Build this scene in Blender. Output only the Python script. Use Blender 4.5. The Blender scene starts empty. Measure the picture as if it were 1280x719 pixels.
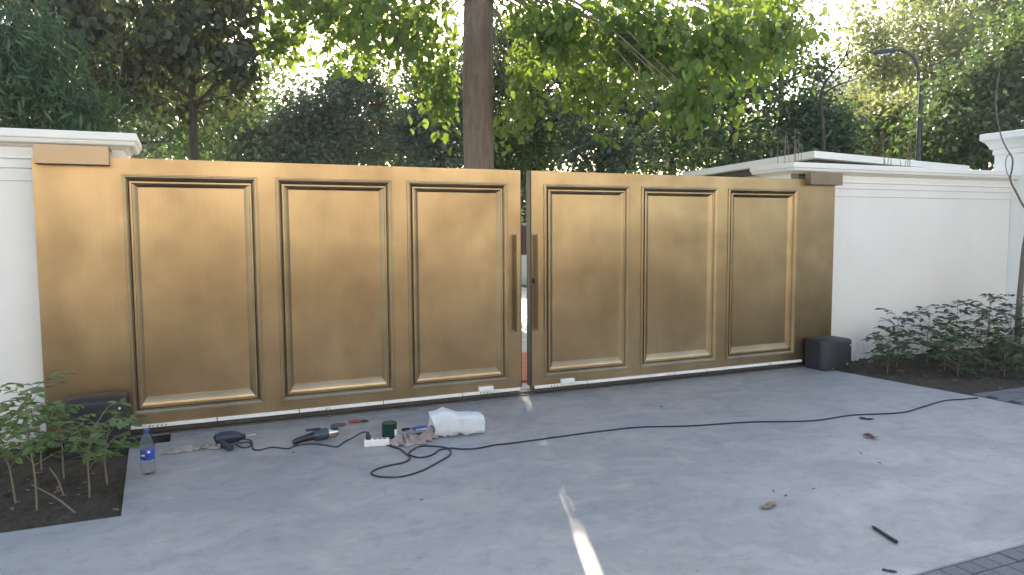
import bpy, bmesh, math, random
import numpy as np
from mathutils import Vector, Matrix, Quaternion

# ------------------------------------------------------------------ camera, sky, sun, exposure
scene = bpy.context.scene
COL = scene.collection
F_PX, YAW, PITCH, ROLL = 920.0, 0.41614, 0.076386, -0.005504
CAM = np.array([-3.0232, -6.4971, 1.6172])
_c, _s = math.cos(YAW), math.sin(YAW)
_r = np.array([_c, -_s, 0]); _f = np.array([_s, _c, 0]); _u = np.array([0, 0, 1.0])
FW = _f * math.cos(PITCH) - _u * math.sin(PITCH)
_u2 = _u * math.cos(PITCH) + _f * math.sin(PITCH)
RT = _r * math.cos(ROLL) + _u2 * math.sin(ROLL)
UP = _u2 * math.cos(ROLL) - _r * math.sin(ROLL)
cam_data = bpy.data.cameras.new('camera')
cam = bpy.data.objects.new('camera', cam_data)
COL.objects.link(cam)
cam_data.sensor_width = 36.0
cam_data.lens = 36.0 * F_PX / 1280.0
cam_data.clip_start = 0.05
cam_data.clip_end = 2000.0
cam.matrix_world = Matrix(((RT[0], UP[0], -FW[0], CAM[0]), (RT[1], UP[1], -FW[1], CAM[1]), (RT[2], UP[2], -FW[2], CAM[2]), (0, 0, 0, 1)))
scene.camera = cam

SUN_AZ, SUN_EL = math.radians(19.9), math.radians(24.5)      # azimuth from +Y towards +X
SUN = np.array([math.sin(SUN_AZ) * math.cos(SUN_EL), math.cos(SUN_AZ) * math.cos(SUN_EL), math.sin(SUN_EL)])
world = bpy.data.worlds.new('World'); scene.world = world; world.use_nodes = True
wn = world.node_tree
sky = wn.nodes.new('ShaderNodeTexSky'); sky.sky_type = 'NISHITA'; sky.sun_disc = False
sky.sun_elevation = SUN_EL; sky.sun_rotation = SUN_AZ
sky.air_density = 1.0; sky.dust_density = 1.6; sky.ozone_density = 1.0
bg = next(n for n in wn.nodes if n.type == 'BACKGROUND'); bg.inputs['Strength'].default_value = 0.15
wn.links.new(sky.outputs[0], bg.inputs['Color'])
sun_d = bpy.data.lights.new('sun', 'SUN'); sun_d.energy = 4.0; sun_d.angle = math.radians(0.55); sun_d.color = (1.0, 0.93, 0.82)
sun = bpy.data.objects.new('sun', sun_d); COL.objects.link(sun)
sun.rotation_mode = 'QUATERNION'; sun.rotation_quaternion = Vector(-SUN).to_track_quat('-Z', 'Y'); sun.location = (6, 16, 12)
vs = scene.view_settings
vs.view_transform = 'Standard'; vs.look = 'None'; vs.gamma = 1.0; vs.exposure = 2.0; vs.use_curve_mapping = False
vs.use_white_balance = True; vs.white_balance_temperature = 7500.0; vs.white_balance_tint = 10.0   # phone set for open shade
scene.cycles.max_bounces = 8; scene.cycles.diffuse_bounces = 4; scene.cycles.transparent_max_bounces = 12
scene.cycles.transmission_bounces = 8

def ray(u, v):
    return FW + RT * (u - 640) / F_PX + UP * (359.5 - v) / F_PX
def onz(u, v, z=0.0):
    d = ray(u, v); return CAM + d * (z - CAM[2]) / d[2]
def ony(u, v, y):
    d = ray(u, v); return CAM + d * (y - CAM[1]) / d[1]
def hd(u, v, dist):
    """point seen at pixel (u, v) at a horizontal distance from the camera"""
    d = ray(u, v); return CAM + d * dist / math.hypot(d[0], d[1])
def zat(u, v, dist): return hd(u, v, dist)[2]

# ------------------------------------------------------------------ materials
MATS = {}
class NT:
    def __init__(self, name):
        self.m = bpy.data.materials.new(name); self.m.use_nodes = True
        self.t = self.m.node_tree; self.t.nodes.clear()
        self.out = self.n('ShaderNodeOutputMaterial')
    def n(self, typ, **kw):
        nd = self.t.nodes.new(typ)
        for k, v in kw.items():
            if k in nd.inputs.keys(): nd.inputs[k].default_value = v
            else: setattr(nd, k, v)
        return nd
    def l(self, a, b): self.t.links.new(a, b)
    def coords(self, scale=(1, 1, 1), kind='Object', rot=(0, 0, 0)):
        tc = self.n('ShaderNodeTexCoord'); mp = self.n('ShaderNodeMapping')
        mp.inputs['Scale'].default_value = scale; mp.inputs['Rotation'].default_value = rot
        if kind == 'World':
            g = self.n('ShaderNodeNewGeometry'); self.l(g.outputs['Position'], mp.inputs[0])
        else: self.l(tc.outputs[kind], mp.inputs[0])
        return mp.outputs[0]
    def noise(self, vec, scale, detail=4, rough=0.55, dist=0.0):
        nd = self.n('ShaderNodeTexNoise'); nd.inputs['Scale'].default_value = scale; nd.inputs['Detail'].default_value = detail
        nd.inputs['Roughness'].default_value = rough; nd.inputs['Distortion'].default_value = dist
        if vec is not None: self.l(vec, nd.inputs['Vector'])
        return nd.outputs['Fac']
    def ramp(self, fac, stops):
        r = self.n('ShaderNodeValToRGB'); e = r.color_ramp.elements
        while len(e) > 1: e.remove(e[-1])
        for i, (p, c) in enumerate(stops):
            el = e[0] if i == 0 else e.new(p)
            el.position = p; el.color = (*c, 1) if len(c) == 3 else c
        self.l(fac, r.inputs[0]); return r.outputs[0]
    def val(self, fac, a, b, lo=0.0, hi=1.0):
        r = self.n('ShaderNodeMapRange'); r.inputs[1].default_value = lo; r.inputs[2].default_value = hi
        r.inputs[3].default_value = a; r.inputs[4].default_value = b; self.l(fac, r.inputs[0]); return r.outputs[0]
    def mix(self, fac, a, b, mode='MIX'):
        m = self.n('ShaderNodeMix', data_type='RGBA', blend_type=mode)
        for s, v in ((m.inputs[0], fac), (m.inputs[6], a), (m.inputs[7], b)):
            if hasattr(v, 'is_linked'): self.l(v, s)
            elif isinstance(v, (int, float)): s.default_value = v
            else: s.default_value = (*v, 1) if len(v) == 3 else v
        return m.outputs[2]
    def bump(self, h, strength=0.3, dist=0.01, prev=None):
        b = self.n('ShaderNodeBump'); b.inputs['Strength'].default_value = strength; b.inputs['Distance'].default_value = dist
        self.l(h, b.inputs['Height'])
        if prev is not None: self.l(prev, b.inputs['Normal'])
        return b.outputs[0]
    def principled(self, color=(0.5, 0.5, 0.5), rough=0.5, metal=0.0, normal=None, **kw):
        p = self.n('ShaderNodeBsdfPrincipled')
        for key, v in (('Base Color', color), ('Roughness', rough), ('Metallic', metal)):
            if hasattr(v, 'is_linked'): self.l(v, p.inputs[key])
            elif key == 'Base Color': p.inputs[key].default_value = (*v, 1)
            else: p.inputs[key].default_value = v
        if normal is not None: self.l(normal, p.inputs['Normal'])
        for k, v in kw.items(): p.inputs[k.replace('_', ' ')].default_value = v
        return p
    def done(self, shader):
        self.l(shader if hasattr(shader, 'is_linked') else shader.outputs[0], self.out.inputs[0])
        MATS[self.m.name] = self.m; return self.m

def simple(name, color, rough=0.5, metal=0.0, var=0.25, scale=20, bump=0.1, **kw):
    t = NT(name); v = t.coords()
    n = t.noise(v, scale, 5)
    dark = tuple(c * (1 - var) for c in color); light = tuple(min(1, c * (1 + var)) for c in color)
    col = t.ramp(n, [(0.3, dark), (0.7, light)])
    nb = t.bump(n, bump, 0.004) if bump else None
    return t.done(t.principled(col, rough, metal, nb, **kw))

def brass(name, lo, hi, r0, r1, stretch):
    t = NT(name); w = t.coords((1, 1, 1), 'World')
    patch = t.noise(w, 1.5, 3, 0.5, 0.3)
    fine = t.noise(t.coords(stretch, 'World'), 1.0, 4, 0.65)
    smudge = t.noise(t.coords((1, 1, 0.7), 'World'), 3.2, 2, 0.45)
    c = t.ramp(patch, [(0.3, lo), (0.7, hi)])
    c = t.mix(t.val(fine, 0.0, 0.12, 0.35, 0.75), c, (lo[0] * 0.62, lo[1] * 0.58, lo[2] * 0.5))
    c = t.mix(t.val(smudge, 0.0, 0.33, 0.48, 0.8), c, (lo[0] * 0.55, lo[1] * 0.52, lo[2] * 0.42))
    rr = t.val(smudge, r0, r1, 0.1, 0.9)
    nb = t.bump(fine, 0.02, 0.001)
    return t.done(t.principled(c, rr, 1.0, nb, Anisotropic=0.3))
brass('brass', (0.305, 0.224, 0.136), (0.455, 0.347, 0.216), 0.33, 0.42, (60, 60, 1.6))
brass('brass_bracket', (0.36, 0.275, 0.19), (0.42, 0.33, 0.235), 0.45, 0.55, (2, 2, 90))
brass('dark_bronze', (0.20, 0.165, 0.125), (0.26, 0.215, 0.17), 0.42, 0.55, (2, 2, 90))

def m_stucco():
    t = NT('white_wall_paint'); w = t.coords((1, 1, 1), 'World')
    n1 = t.noise(w, 1.2, 5, 0.6); n2 = t.noise(w, 90, 3, 0.5)
    streak = t.noise(t.coords((7, 7, 0.3), 'World'), 1.0, 6, 0.65)
    c = t.ramp(n1, [(0.3, (0.78, 0.77, 0.74)), (0.7, (0.83, 0.82, 0.79))])
    c = t.mix(t.val(streak, 0.0, 0.08, 0.5, 0.8), c, (0.52, 0.50, 0.46))
    z = t.n('ShaderNodeSeparateXYZ'); t.l(w, z.inputs[0])
    sp_ = t.n('ShaderNodeMath', operation='MULTIPLY'); t.l(t.val(z.outputs[2], 0.7, 0.0, 0.0, 0.35), sp_.inputs[0]); t.l(t.val(t.noise(w, 7, 6, 0.7), 0.2, 1.2, 0.35, 0.65), sp_.inputs[1]); splash = sp_.outputs[0]
    c = t.mix(splash, c, (0.42, 0.38, 0.32))
    return t.done(t.principled(c, 0.62, 0.0, t.bump(n2, 0.12, 0.003)))
m_stucco()

def m_concrete():
    t = NT('apron_concrete'); w = t.coords((1, 1, 1), 'World')
    n1 = t.noise(w, 0.7, 5, 0.6, 0.4); n2 = t.noise(t.coords((1.4, 2.0, 1), 'World', (0, 0, 0.12)), 1.3, 6, 0.62, 0.8)
    n3 = t.noise(w, 160, 3, 0.6); n4 = t.noise(t.coords((1.6, 3.2, 1), 'World', (0, 0, -0.3)), 2.1, 6, 0.65, 1.2)
    sw = t.noise(t.coords((1.0, 1.7, 1), 'World', (0, 0, 0.5)), 2.2, 7, 0.6, 2.0)
    c = t.ramp(n1, [(0.28, (0.175, 0.175, 0.176)), (0.72, (0.285, 0.284, 0.283))])
    c = t.mix(t.val(n2, 0.0, 0.75, 0.42, 0.72), c, (0.345, 0.345, 0.35))
    c = t.mix(t.val(sw, 0.0, 0.5, 0.5, 0.72), c, (0.16, 0.16, 0.168))
    c = t.mix(t.val(n4, 0.0, 0.55, 0.60, 0.78), c, (0.19, 0.19, 0.205))
    c = t.mix(0.35, c, t.ramp(n3, [(0.35, (0.2, 0.2, 0.2)), (0.65, (0.55, 0.55, 0.56))]))
    n5 = t.noise(w, 9.0, 7, 0.72, 0.5)
    c = t.mix(t.val(n5, 0.0, 0.55, 0.50, 0.78), c, (0.14, 0.14, 0.145))
    n6 = t.noise(t.coords((0.9, 14, 1), 'World', (0, 0, 0.35)), 1.6, 5, 0.7, 0.6)
    c = t.mix(t.val(n6, 0.0, 0.5, 0.60, 0.76), c, (0.42, 0.42, 0.42))
    sy = t.n('ShaderNodeSeparateXYZ'); t.l(w, sy.inputs[0])
    dust = t.n('ShaderNodeMath', operation='MULTIPLY'); t.l(t.val(sy.outputs[1], 0.0, 0.75, -0.45, -0.02), dust.inputs[0]); t.l(t.val(n5, 0.2, 1.0, 0.35, 0.6), dust.inputs[1])
    c = t.mix(dust.outputs[0], c, (0.16, 0.14, 0.12))
    vo = t.n('ShaderNodeTexVoronoi', feature='F1'); vo.inputs['Scale'].default_value = 2.3; t.l(w, vo.inputs['Vector'])
    spot = t.val(vo.outputs['Distance'], 1.0, 0.0, 0.012, 0.03)
    c = t.mix(t.val(spot, 0, 0.6), c, (0.10, 0.09, 0.085))
    rr = t.val(n2, 0.62, 0.36, 0.35, 0.7)
    nb = t.bump(n3, 0.22, 0.002); nb = t.bump(sw, 0.03, 0.006, nb)
    return t.done(t.principled(c, rr, 0.0, nb))
m_concrete()

def m_soil():
    t = NT('planter_soil'); w = t.coords((1, 1, 1), 'World')
    n = t.noise(w, 22, 8, 0.7); n2 = t.noise(w, 3, 4); n3 = t.noise(w, 90, 3)
    c = t.ramp(n, [(0.3, (0.022, 0.017, 0.012)), (0.62, (0.085, 0.064, 0.045)), (0.8, (0.15, 0.12, 0.09))])
    c = t.mix(t.val(n2, 0, 0.5, 0.4, 0.7), c, (0.03, 0.026, 0.018))
    nb = t.bump(n3, 0.5, 0.006); nb = t.bump(n, 0.9, 0.02, nb)
    return t.done(t.principled(c, 0.95, 0, nb))
m_soil()

def m_ground():
    t = NT('yard_ground'); w = t.coords((1, 1, 1), 'World')
    n = t.noise(w, 0.5, 6, 0.6); n2 = t.noise(w, 12, 5)
    c = t.ramp(n, [(0.35, (0.035, 0.055, 0.02)), (0.65, (0.10, 0.085, 0.055))])
    return t.done(t.principled(c, 0.95, 0, t.bump(n2, 0.6, 0.03)))
m_ground()

def m_paver(name, a, b):
    t = NT(name); w = t.coords((1, 1, 1), 'World')
    oi = t.n('ShaderNodeObjectInfo'); n = t.noise(w, 60, 5, 0.6)
    c = t.mix(oi.outputs['Random'], a, b); c = t.mix(0.3, c, t.ramp(n, [(0.35, (0.06, 0.06, 0.07)), (0.65, (0.22, 0.22, 0.235))]))
    return t.done(t.principled(c, 0.7, 0, t.bump(n, 0.25, 0.003)))
m_paver('paver', (0.10, 0.10, 0.112), (0.14, 0.14, 0.153))
m_paver('paver_dark', (0.08, 0.08, 0.09), (0.12, 0.12, 0.13))

def m_brickfield():
    t = NT('pavement_blocks'); w = t.coords((1, 1, 1), 'World')
    b = t.n('ShaderNodeTexBrick'); b.inputs['Scale'].default_value = 1.0; b.inputs['Brick Width'].default_value = 0.22
    b.inputs['Row Height'].default_value = 0.11; b.inputs['Mortar Size'].default_value = 0.004
    b.inputs['Color1'].default_value = (0.20, 0.20, 0.22, 1); b.inputs['Color2'].default_value = (0.27, 0.27, 0.29, 1); b.inputs['Mortar'].default_value = (0.05, 0.05, 0.05, 1)
    t.l(w, b.inputs['Vector']); n = t.noise(w, 60, 4)
    return t.done(t.principled(b.outputs['Color'], 0.75, 0, t.bump(n, 0.2, 0.003)))
m_brickfield()
simple('joint_sand', (0.045, 0.042, 0.04), 0.95, scale=60)
simple('asphalt', (0.05, 0.05, 0.052), 0.85, scale=80, bump=0.4)
simple('inner_concrete', (0.42, 0.41, 0.40), 0.6, scale=6)
simple('terracotta', (0.45, 0.115, 0.06), 0.6, scale=15)
simple('maroon_paint', (0.09, 0.028, 0.022), 0.6, scale=6)
simple('black_channel', (0.018, 0.017, 0.016), 0.7, scale=40)
simple('rail_steel', (0.10, 0.095, 0.09), 0.5, 0.6, scale=40)
simple('grey_motor_plastic', (0.016, 0.0175, 0.024), 0.5, scale=120, var=0.12, bump=0.12)
simple('black_plastic', (0.014, 0.014, 0.016), 0.4, scale=60, bump=0.05)
simple('groove_shade', (0.022, 0.015, 0.010), 0.7, scale=60)
simple('navy_plastic', (0.018, 0.026, 0.048), 0.42, scale=60, bump=0.05)
simple('steel_blue_plastic', (0.03, 0.055, 0.075), 0.42, scale=60, bump=0.05)
simple('bright_steel', (0.55, 0.54, 0.52), 0.3, 1.0, scale=60, bump=0.05)
simple('disc_abrasive', (0.10, 0.08, 0.06), 0.8, scale=150, bump=0.4)
simple('red_grip', (0.32, 0.035, 0.022), 0.45, scale=60)
simple('green_paint', (0.006, 0.045, 0.028), 0.4, scale=50, var=0.15)
simple('white_plastic', (0.78, 0.78, 0.77), 0.4, scale=60, var=0.04, bump=0.03)
simple('white_tape', (0.80, 0.80, 0.77), 0.5, scale=30, var=0.06, bump=0.1)
simple('ink_mark', (0.03, 0.03, 0.03), 0.6)
simple('rubber_cable', (0.016, 0.018, 0.024), 0.5, scale=80, bump=0.1)
simple('blue_wrap', (0.04, 0.10, 0.36), 0.4)
simple('label_blue', (0.015, 0.075, 0.40), 0.35, var=0.3, scale=9, bump=0)
simple('label_white', (0.75, 0.78, 0.82), 0.4, bump=0)
simple('cap_blue', (0.03, 0.07, 0.33), 0.4, bump=0)
simple('rag_cloth', (0.33, 0.27, 0.25), 0.95, var=0.3, scale=10, bump=0.2)
simple('tan_cloth', (0.30, 0.26, 0.22), 0.95, var=0.3, scale=10, bump=0.2)
simple('dry_leaf_red', (0.16, 0.045, 0.028), 0.8, scale=60, var=0.5)
simple('dry_leaf_tan', (0.22, 0.16, 0.10), 0.8, scale=60, var=0.5)
simple('dark_litter', (0.035, 0.03, 0.026), 0.8, scale=60)
simple('lamp_paint', (0.022, 0.026, 0.034), 0.5, scale=30)
simple('lamp_glass', (0.5, 0.52, 0.55), 0.3, bump=0)
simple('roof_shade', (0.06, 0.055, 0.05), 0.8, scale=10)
simple('slate_roof', (0.22, 0.25, 0.30), 0.7, scale=4)
simple('cream_render', (0.74, 0.68, 0.58), 0.8, scale=1.5, var=0.08)
simple('far_render', (0.55, 0.55, 0.55), 0.8, scale=2)
simple('window_dark', (0.03, 0.035, 0.04), 0.2, bump=0)
simple('rubble', (0.10, 0.09, 0.075), 0.95, scale=30, bump=0.5)
simple('twig_bark', (0.20, 0.165, 0.12), 0.85, scale=60, bump=0.3)
simple('sapling_bark', (0.14, 0.12, 0.10), 0.85, scale=40, bump=0.3)

def m_bark(name, a, b):
    t = NT(name); w = t.coords((6, 6, 1.2), 'World')
    n = t.noise(w, 2.2, 8, 0.65, 0.6); n2 = t.noise(t.coords((1, 1, 1), 'World'), 1.3, 4)
    c = t.ramp(n, [(0.3, a), (0.7, b)]); c = t.mix(t.val(n2, 0, 0.45, 0.4, 0.7), c, tuple(x * 0.6 for x in a))
    return t.done(t.principled(c, 0.85, 0, t.bump(n, 0.7, 0.02)))
m_bark('bark_brown', (0.13, 0.092, 0.072), (0.27, 0.20, 0.16))
m_bark('bark_dark', (0.025, 0.020, 0.017), (0.07, 0.055, 0.045))

def m_leaf(name, lo, hi, trans, tw=0.45, rough=0.42):
    t = NT(name); g = t.n('ShaderNodeNewGeometry'); oi = t.n('ShaderNodeObjectInfo')
    rnd = t.n('ShaderNodeMath', operation='FRACT'); add = t.n('ShaderNodeMath', operation='ADD')
    t.l(g.outputs['Random Per Island'], add.inputs[0]); t.l(oi.outputs['Random'], add.inputs[1]); t.l(add.outputs[0], rnd.inputs[0])
    n = t.noise(t.coords((1, 1, 1), 'World'), 0.9, 3)
    mixf = t.n('ShaderNodeMath', operation='MULTIPLY_ADD'); t.l(rnd.outputs[0], mixf.inputs[0]); mixf.inputs[1].default_value = 0.6
    t.l(t.val(n, -0.1, 0.5, 0.3, 0.7), mixf.inputs[2])
    c = t.mix(mixf.outputs[0], lo, hi)
    tc = t.mix(mixf.outputs[0], tuple(x * 0.7 for x in trans), trans)
    p = t.principled(c, rough); p.inputs['Specular IOR Level'].default_value = 0.4
    tr = t.n('ShaderNodeBsdfTranslucent'); t.l(tc, tr.inputs['Color'])
    ms = t.n('ShaderNodeMixShader'); ms.inputs[0].default_value = tw
    t.l(p.outputs[0], ms.inputs[1]); t.l(tr.outputs[0], ms.inputs[2])
    return t.done(ms)
m_leaf('leaf_fresh', (0.030, 0.075, 0.016), (0.10, 0.18, 0.03), (0.26, 0.38, 0.05), 0.45)
m_leaf('leaf_umber', (0.020, 0.032, 0.018), (0.055, 0.072, 0.034), (0.09, 0.115, 0.03), 0.3)
m_leaf('leaf_dark', (0.032, 0.062, 0.036), (0.085, 0.135, 0.065), (0.15, 0.25, 0.07), 0.33, 0.34)
m_leaf('leaf_bluish', (0.040, 0.070, 0.056), (0.10, 0.145, 0.10), (0.13, 0.21, 0.09), 0.3, 0.32)
m_leaf('leaf_feather', (0.028, 0.070, 0.035), (0.05, 0.115, 0.05), (0.10, 0.20, 0.07), 0.35)
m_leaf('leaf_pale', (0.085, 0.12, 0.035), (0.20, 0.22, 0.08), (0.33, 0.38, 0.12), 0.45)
m_leaf('leaf_mid', (0.035, 0.075, 0.022), (0.07, 0.13, 0.035), (0.17, 0.28, 0.06), 0.4)
m_leaf('leaf_shrub', (0.055, 0.11, 0.038), (0.19, 0.26, 0.075), (0.12, 0.22, 0.05), 0.3)
m_leaf('leaf_shrub_deep', (0.028, 0.06, 0.028), (0.085, 0.13, 0.05), (0.06, 0.12, 0.04), 0.25)

def m_clear():
    t = NT('clear_plastic'); n = t.noise(t.coords(), 14, 3)
    p = t.principled((0.95, 0.97, 1.0), 0.08, 0.0, t.bump(n, 0.35, 0.01)); p.inputs['Transmission Weight'].default_value = 1.0; p.inputs['IOR'].default_value = 1.12
    tr = t.n('ShaderNodeBsdfTransparent'); tr.inputs[0].default_value = (0.93, 0.95, 0.98, 1)
    ms = t.n('ShaderNodeMixShader'); ms.inputs[0].default_value = 0.45; t.l(p.outputs[0], ms.inputs[1]); t.l(tr.outputs[0], ms.inputs[2])
    return t.done(ms)
m_clear()

def m_bag():
    t = NT('white_bag_film'); n = t.noise(t.coords(), 12, 4)
    p = t.principled((0.82, 0.84, 0.86), 0.45, 0, t.bump(n, 0.4, 0.01)); tr = t.n('ShaderNodeBsdfTranslucent'); tr.inputs[0].default_value = (0.8, 0.83, 0.85, 1)
    ms = t.n('ShaderNodeMixShader'); ms.inputs[0].default_value = 0.3; t.l(p.outputs[0], ms.inputs[1]); t.l(tr.outputs[0], ms.inputs[2])
    return t.done(ms)
m_bag()

# ------------------------------------------------------------------ object helpers
def tag(o, label=None, cat=None, group=None, kind=None):
    for k, v in (('label', label), ('category', cat), ('group', group), ('kind', kind)):
        if v: o[k] = v
    return o
def link(o, parent=None):
    COL.objects.link(o)
    if parent is not None: o.parent = parent
    return o
def empty(name, loc=(0, 0, 0), rz=0.0):
    o = bpy.data.objects.new(name, None); COL.objects.link(o); o.location = loc; o.rotation_euler[2] = rz; o.empty_display_size = 0.2
    return o
class MB:
    """collects verts and faces; build() makes ONE mesh object"""
    def __init__(self): self.v = []; self.f = []
    def add(self, vs, fs):
        b = len(self.v); self.v += [tuple(map(float, p)) for p in vs]; self.f += [tuple(b + i for i in q) for q in fs]; return self
    def box(self, x0, x1, y0, y1, z0, z1):
        return self.add([(x0, y0, z0), (x1, y0, z0), (x1, y1, z0), (x0, y1, z0), (x0, y0, z1), (x1, y0, z1), (x1, y1, z1), (x0, y1, z1)],
                        [(0, 3, 2, 1), (4, 5, 6, 7), (0, 1, 5, 4), (1, 2, 6, 5), (2, 3, 7, 6), (3, 0, 4, 7)])
    def tube(self, pts, rad, n=8, cap=True):
        pts = [Vector(p) for p in pts]; k = len(pts)
        if not hasattr(rad, '__len__'): rad = [rad] * k
        vs = []; prev = None
        for i, p in enumerate(pts):
            d = (pts[min(i + 1, k - 1)] - pts[max(i - 1, 0)]).normalized()
            if prev is None: a = d.orthogonal().normalized()
            else: a = (prev - d * prev.dot(d)); a = a.normalized() if a.length > 1e-6 else d.orthogonal().normalized()
            prev = a; b = d.cross(a)
            for j in range(n):
                t = 2 * math.pi * j / n; vs.append(p + (a * math.cos(t) + b * math.sin(t)) * rad[i])
        fs = [(i * n + j, i * n + (j + 1) % n, (i + 1) * n + (j + 1) % n, (i + 1) * n + j) for i in range(k - 1) for j in range(n)]
        if cap: fs += [tuple(range(n))[::-1], tuple((k - 1) * n + j for j in range(n))]
        return self.add(vs, fs)
    def lathe(self, prof, n=20, c=(0, 0, 0)):
        vs = [(c[0] + r * math.cos(2 * math.pi * j / n), c[1] + r * math.sin(2 * math.pi * j / n), c[2] + z) for r, z in prof for j in range(n)]
        k = len(prof); fs = [(i * n + j, i * n + (j + 1) % n, (i + 1) * n + (j + 1) % n, (i + 1) * n + j) for i in range(k - 1) for j in range(n)]
        if prof[0][0] > 1e-5: fs.append(tuple(range(n))[::-1])
        if prof[-1][0] > 1e-5: fs.append(tuple((k - 1) * n + j for j in range(n)))
        return self.add(vs, fs)
    def prism(self, poly, z0, z1):
        n = len(poly)
        return self.add([(p[0], p[1], z0) for p in poly] + [(p[0], p[1], z1) for p in poly],
                        [tuple(range(n))[::-1], tuple(range(n, 2 * n))] + [(i, (i + 1) % n, n + (i + 1) % n, n + i) for i in range(n)])
    def build(self, name, mat, parent=None, smooth=False, bevel=0.0, seg=2, loc=None):
        me = bpy.data.meshes.new(name); me.from_pydata(self.v, [], self.f); me.update()
        if bevel:
            bm = bmesh.new(); bm.from_mesh(me); bmesh.ops.remove_doubles(bm, verts=bm.verts, dist=1e-6)
            bmesh.ops.recalc_face_normals(bm, faces=bm.faces)
            ed = [e for e in bm.edges if len(e.link_faces) == 2 and e.calc_face_angle(0) > 0.6]
            bmesh.ops.bevel(bm, geom=ed, offset=bevel, segments=seg, affect='EDGES', profile=0.5, clamp_overlap=True)
            bm.to_mesh(me); bm.free()
        if smooth:
            me.shade_smooth()
            try: me.set_sharp_from_angle(angle=math.radians(40))
            except Exception: pass
        me.materials.append(MATS[mat])
        o = bpy.data.objects.new(name, me); link(o, parent)
        if loc is not None: o.location = loc
        return o

def smooth_path(pts, sub=8):
    P = [np.array(p, float) for p in pts]; P = [2 * P[0] - P[1]] + P + [2 * P[-1] - P[-2]]; out = []
    for i in range(1, len(P) - 2):
        for t in np.linspace(0, 1, sub, endpoint=False):
            a, b, c, d = P[i - 1:i + 3]
            out.append(0.5 * (2 * b + (c - a) * t + (2 * a - 5 * b + 4 * c - d) * t * t + (3 * b - a - 3 * c + d) * t ** 3))
    out.append(P[-2]); return out

def ringed(poly, profile):
    """mitred solid: each profile entry (offset outward, z) is the polygon (CCW) offset at that height"""
    n = len(poly); P = [np.array(p, float) for p in poly]; m = MB(); vs = []
    for o, z in profile:
        for i in range(n):
            a = P[i] - P[i - 1]; b = P[(i + 1) % n] - P[i]
            na = np.array([a[1], -a[0]]) / np.hypot(*a); nb = np.array([b[1], -b[0]]) / np.hypot(*b)
            q = P[i] + (na + nb) * o / (1 + na @ nb); vs.append((q[0], q[1], z))
    k = len(profile)
    fs = [(i * n + j, i * n + (j + 1) % n, (i + 1) * n + (j + 1) % n, (i + 1) * n + j) for i in range(k - 1) for j in range(n)]
    fs += [tuple(range(n))[::-1], tuple((k - 1) * n + j for j in range(n))]
    return m.add(vs, fs)

# ------------------------------------------------------------------ leaves and trees
LEAF = {
    'broad': (np.array([(0, 0, 0), (.16, .27, .05), (.5, .33, .05), (.8, .17, .0), (1, 0, -.10), (.8, -.17, .0), (.5, -.33, .05), (.16, -.27, .05), (.5, 0, -.03)]),
              [(0, 8, 2, 1), (8, 4, 3, 2), (0, 7, 6, 8), (8, 6, 5, 4)]),
    'oval': (np.array([(0, 0, 0), (.35, .24, .05), (.75, .17, .02), (1, 0, -.06), (.75, -.17, .02), (.35, -.24, .05)]), [(0, 3, 2, 1), (0, 5, 4, 3)]),
    'narrow': (np.array([(0, 0, 0), (.4, .09, .02), (1, 0, -.05), (.4, -.09, .02)]), [(0, 2, 1), (0, 3, 2)]),
    'chip': (np.array([(0, 0, 0), (.45, .30, .04), (1, .03, -.05), (.5, -.30, .05)]), [(0, 2, 1), (0, 3, 2)]),
}
def leaf_frames(rng, n, droop, flat):
    """random leaf axes: x = leaf length direction, z = leaf normal"""
    az = rng.uniform(0, 2 * math.pi, n); el = np.radians(rng.normal(-droop, 25, n))
    x = np.stack([np.cos(az) * np.cos(el), np.sin(az) * np.cos(el), np.sin(el)], 1)
    r = rng.normal(0, 1, (n, 3)) * (1 - flat) + np.array([0, 0, 1.0]) * flat * 1.5
    z = r - x * np.sum(r * x, 1, keepdims=True); z /= np.linalg.norm(z, axis=1, keepdims=True) + 1e-9
    return x, np.cross(z, x), z
def leaf_mesh(name, pos, size, kind, rng, droop=20, flat=0.5):
    T, faces = LEAF[kind]; n = len(pos); k = len(T)
    x, y, z = leaf_frames(rng, n, droop, flat)
    V = pos[:, None, :] + size[:, None, None] * (T[None, :, 0:1] * x[:, None] + T[None, :, 1:2] * y[:, None] + T[None, :, 2:3] * z[:, None])
    V = V.reshape(-1, 3)
    loops = []; starts = []; tot = []
    off = (np.arange(n) * k)[:, None]
    nf = len(faces); fl = np.concatenate([np.array(f) for f in faces]); L = len(fl)
    li = (off + fl[None]).ravel()
    ln = np.array([len(f) for f in faces]); st = np.concatenate([[0], np.cumsum(ln)[:-1]])
    starts = ((np.arange(n) * L)[:, None] + st[None]).ravel()
    me = bpy.data.meshes.new(name)
    me.vertices.add(n * k); me.vertices.foreach_set('co', V.astype(np.float32).ravel())
    me.loops.add(n * L); me.loops.foreach_set('vertex_index', li.astype(np.int32))
    me.polygons.add(n * nf); me.polygons.foreach_set('loop_start', starts.astype(np.int32))
    me.update(calc_edges=True); me.validate()
    return me
def keep_clear(P, margin=0.10):
    """the opening in the canopy through which a strip of sun reaches the gap between the gate leaves"""
    s = P[:, 0] * SUN[0] + P[:, 1] * SUN[1]; h = math.hypot(SUN[0], SUN[1]); s = s / h
    lat = np.abs(P[:, 0] * SUN[1] - P[:, 1] * SUN[0]) / h
    k = math.tan(SUN_EL)
    inside = (lat < margin) & (P[:, 2] > (3.4 + s) * k) & (P[:, 2] < (5.4 + s) * k + 0.15) & (s > 0)
    return ~inside

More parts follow.
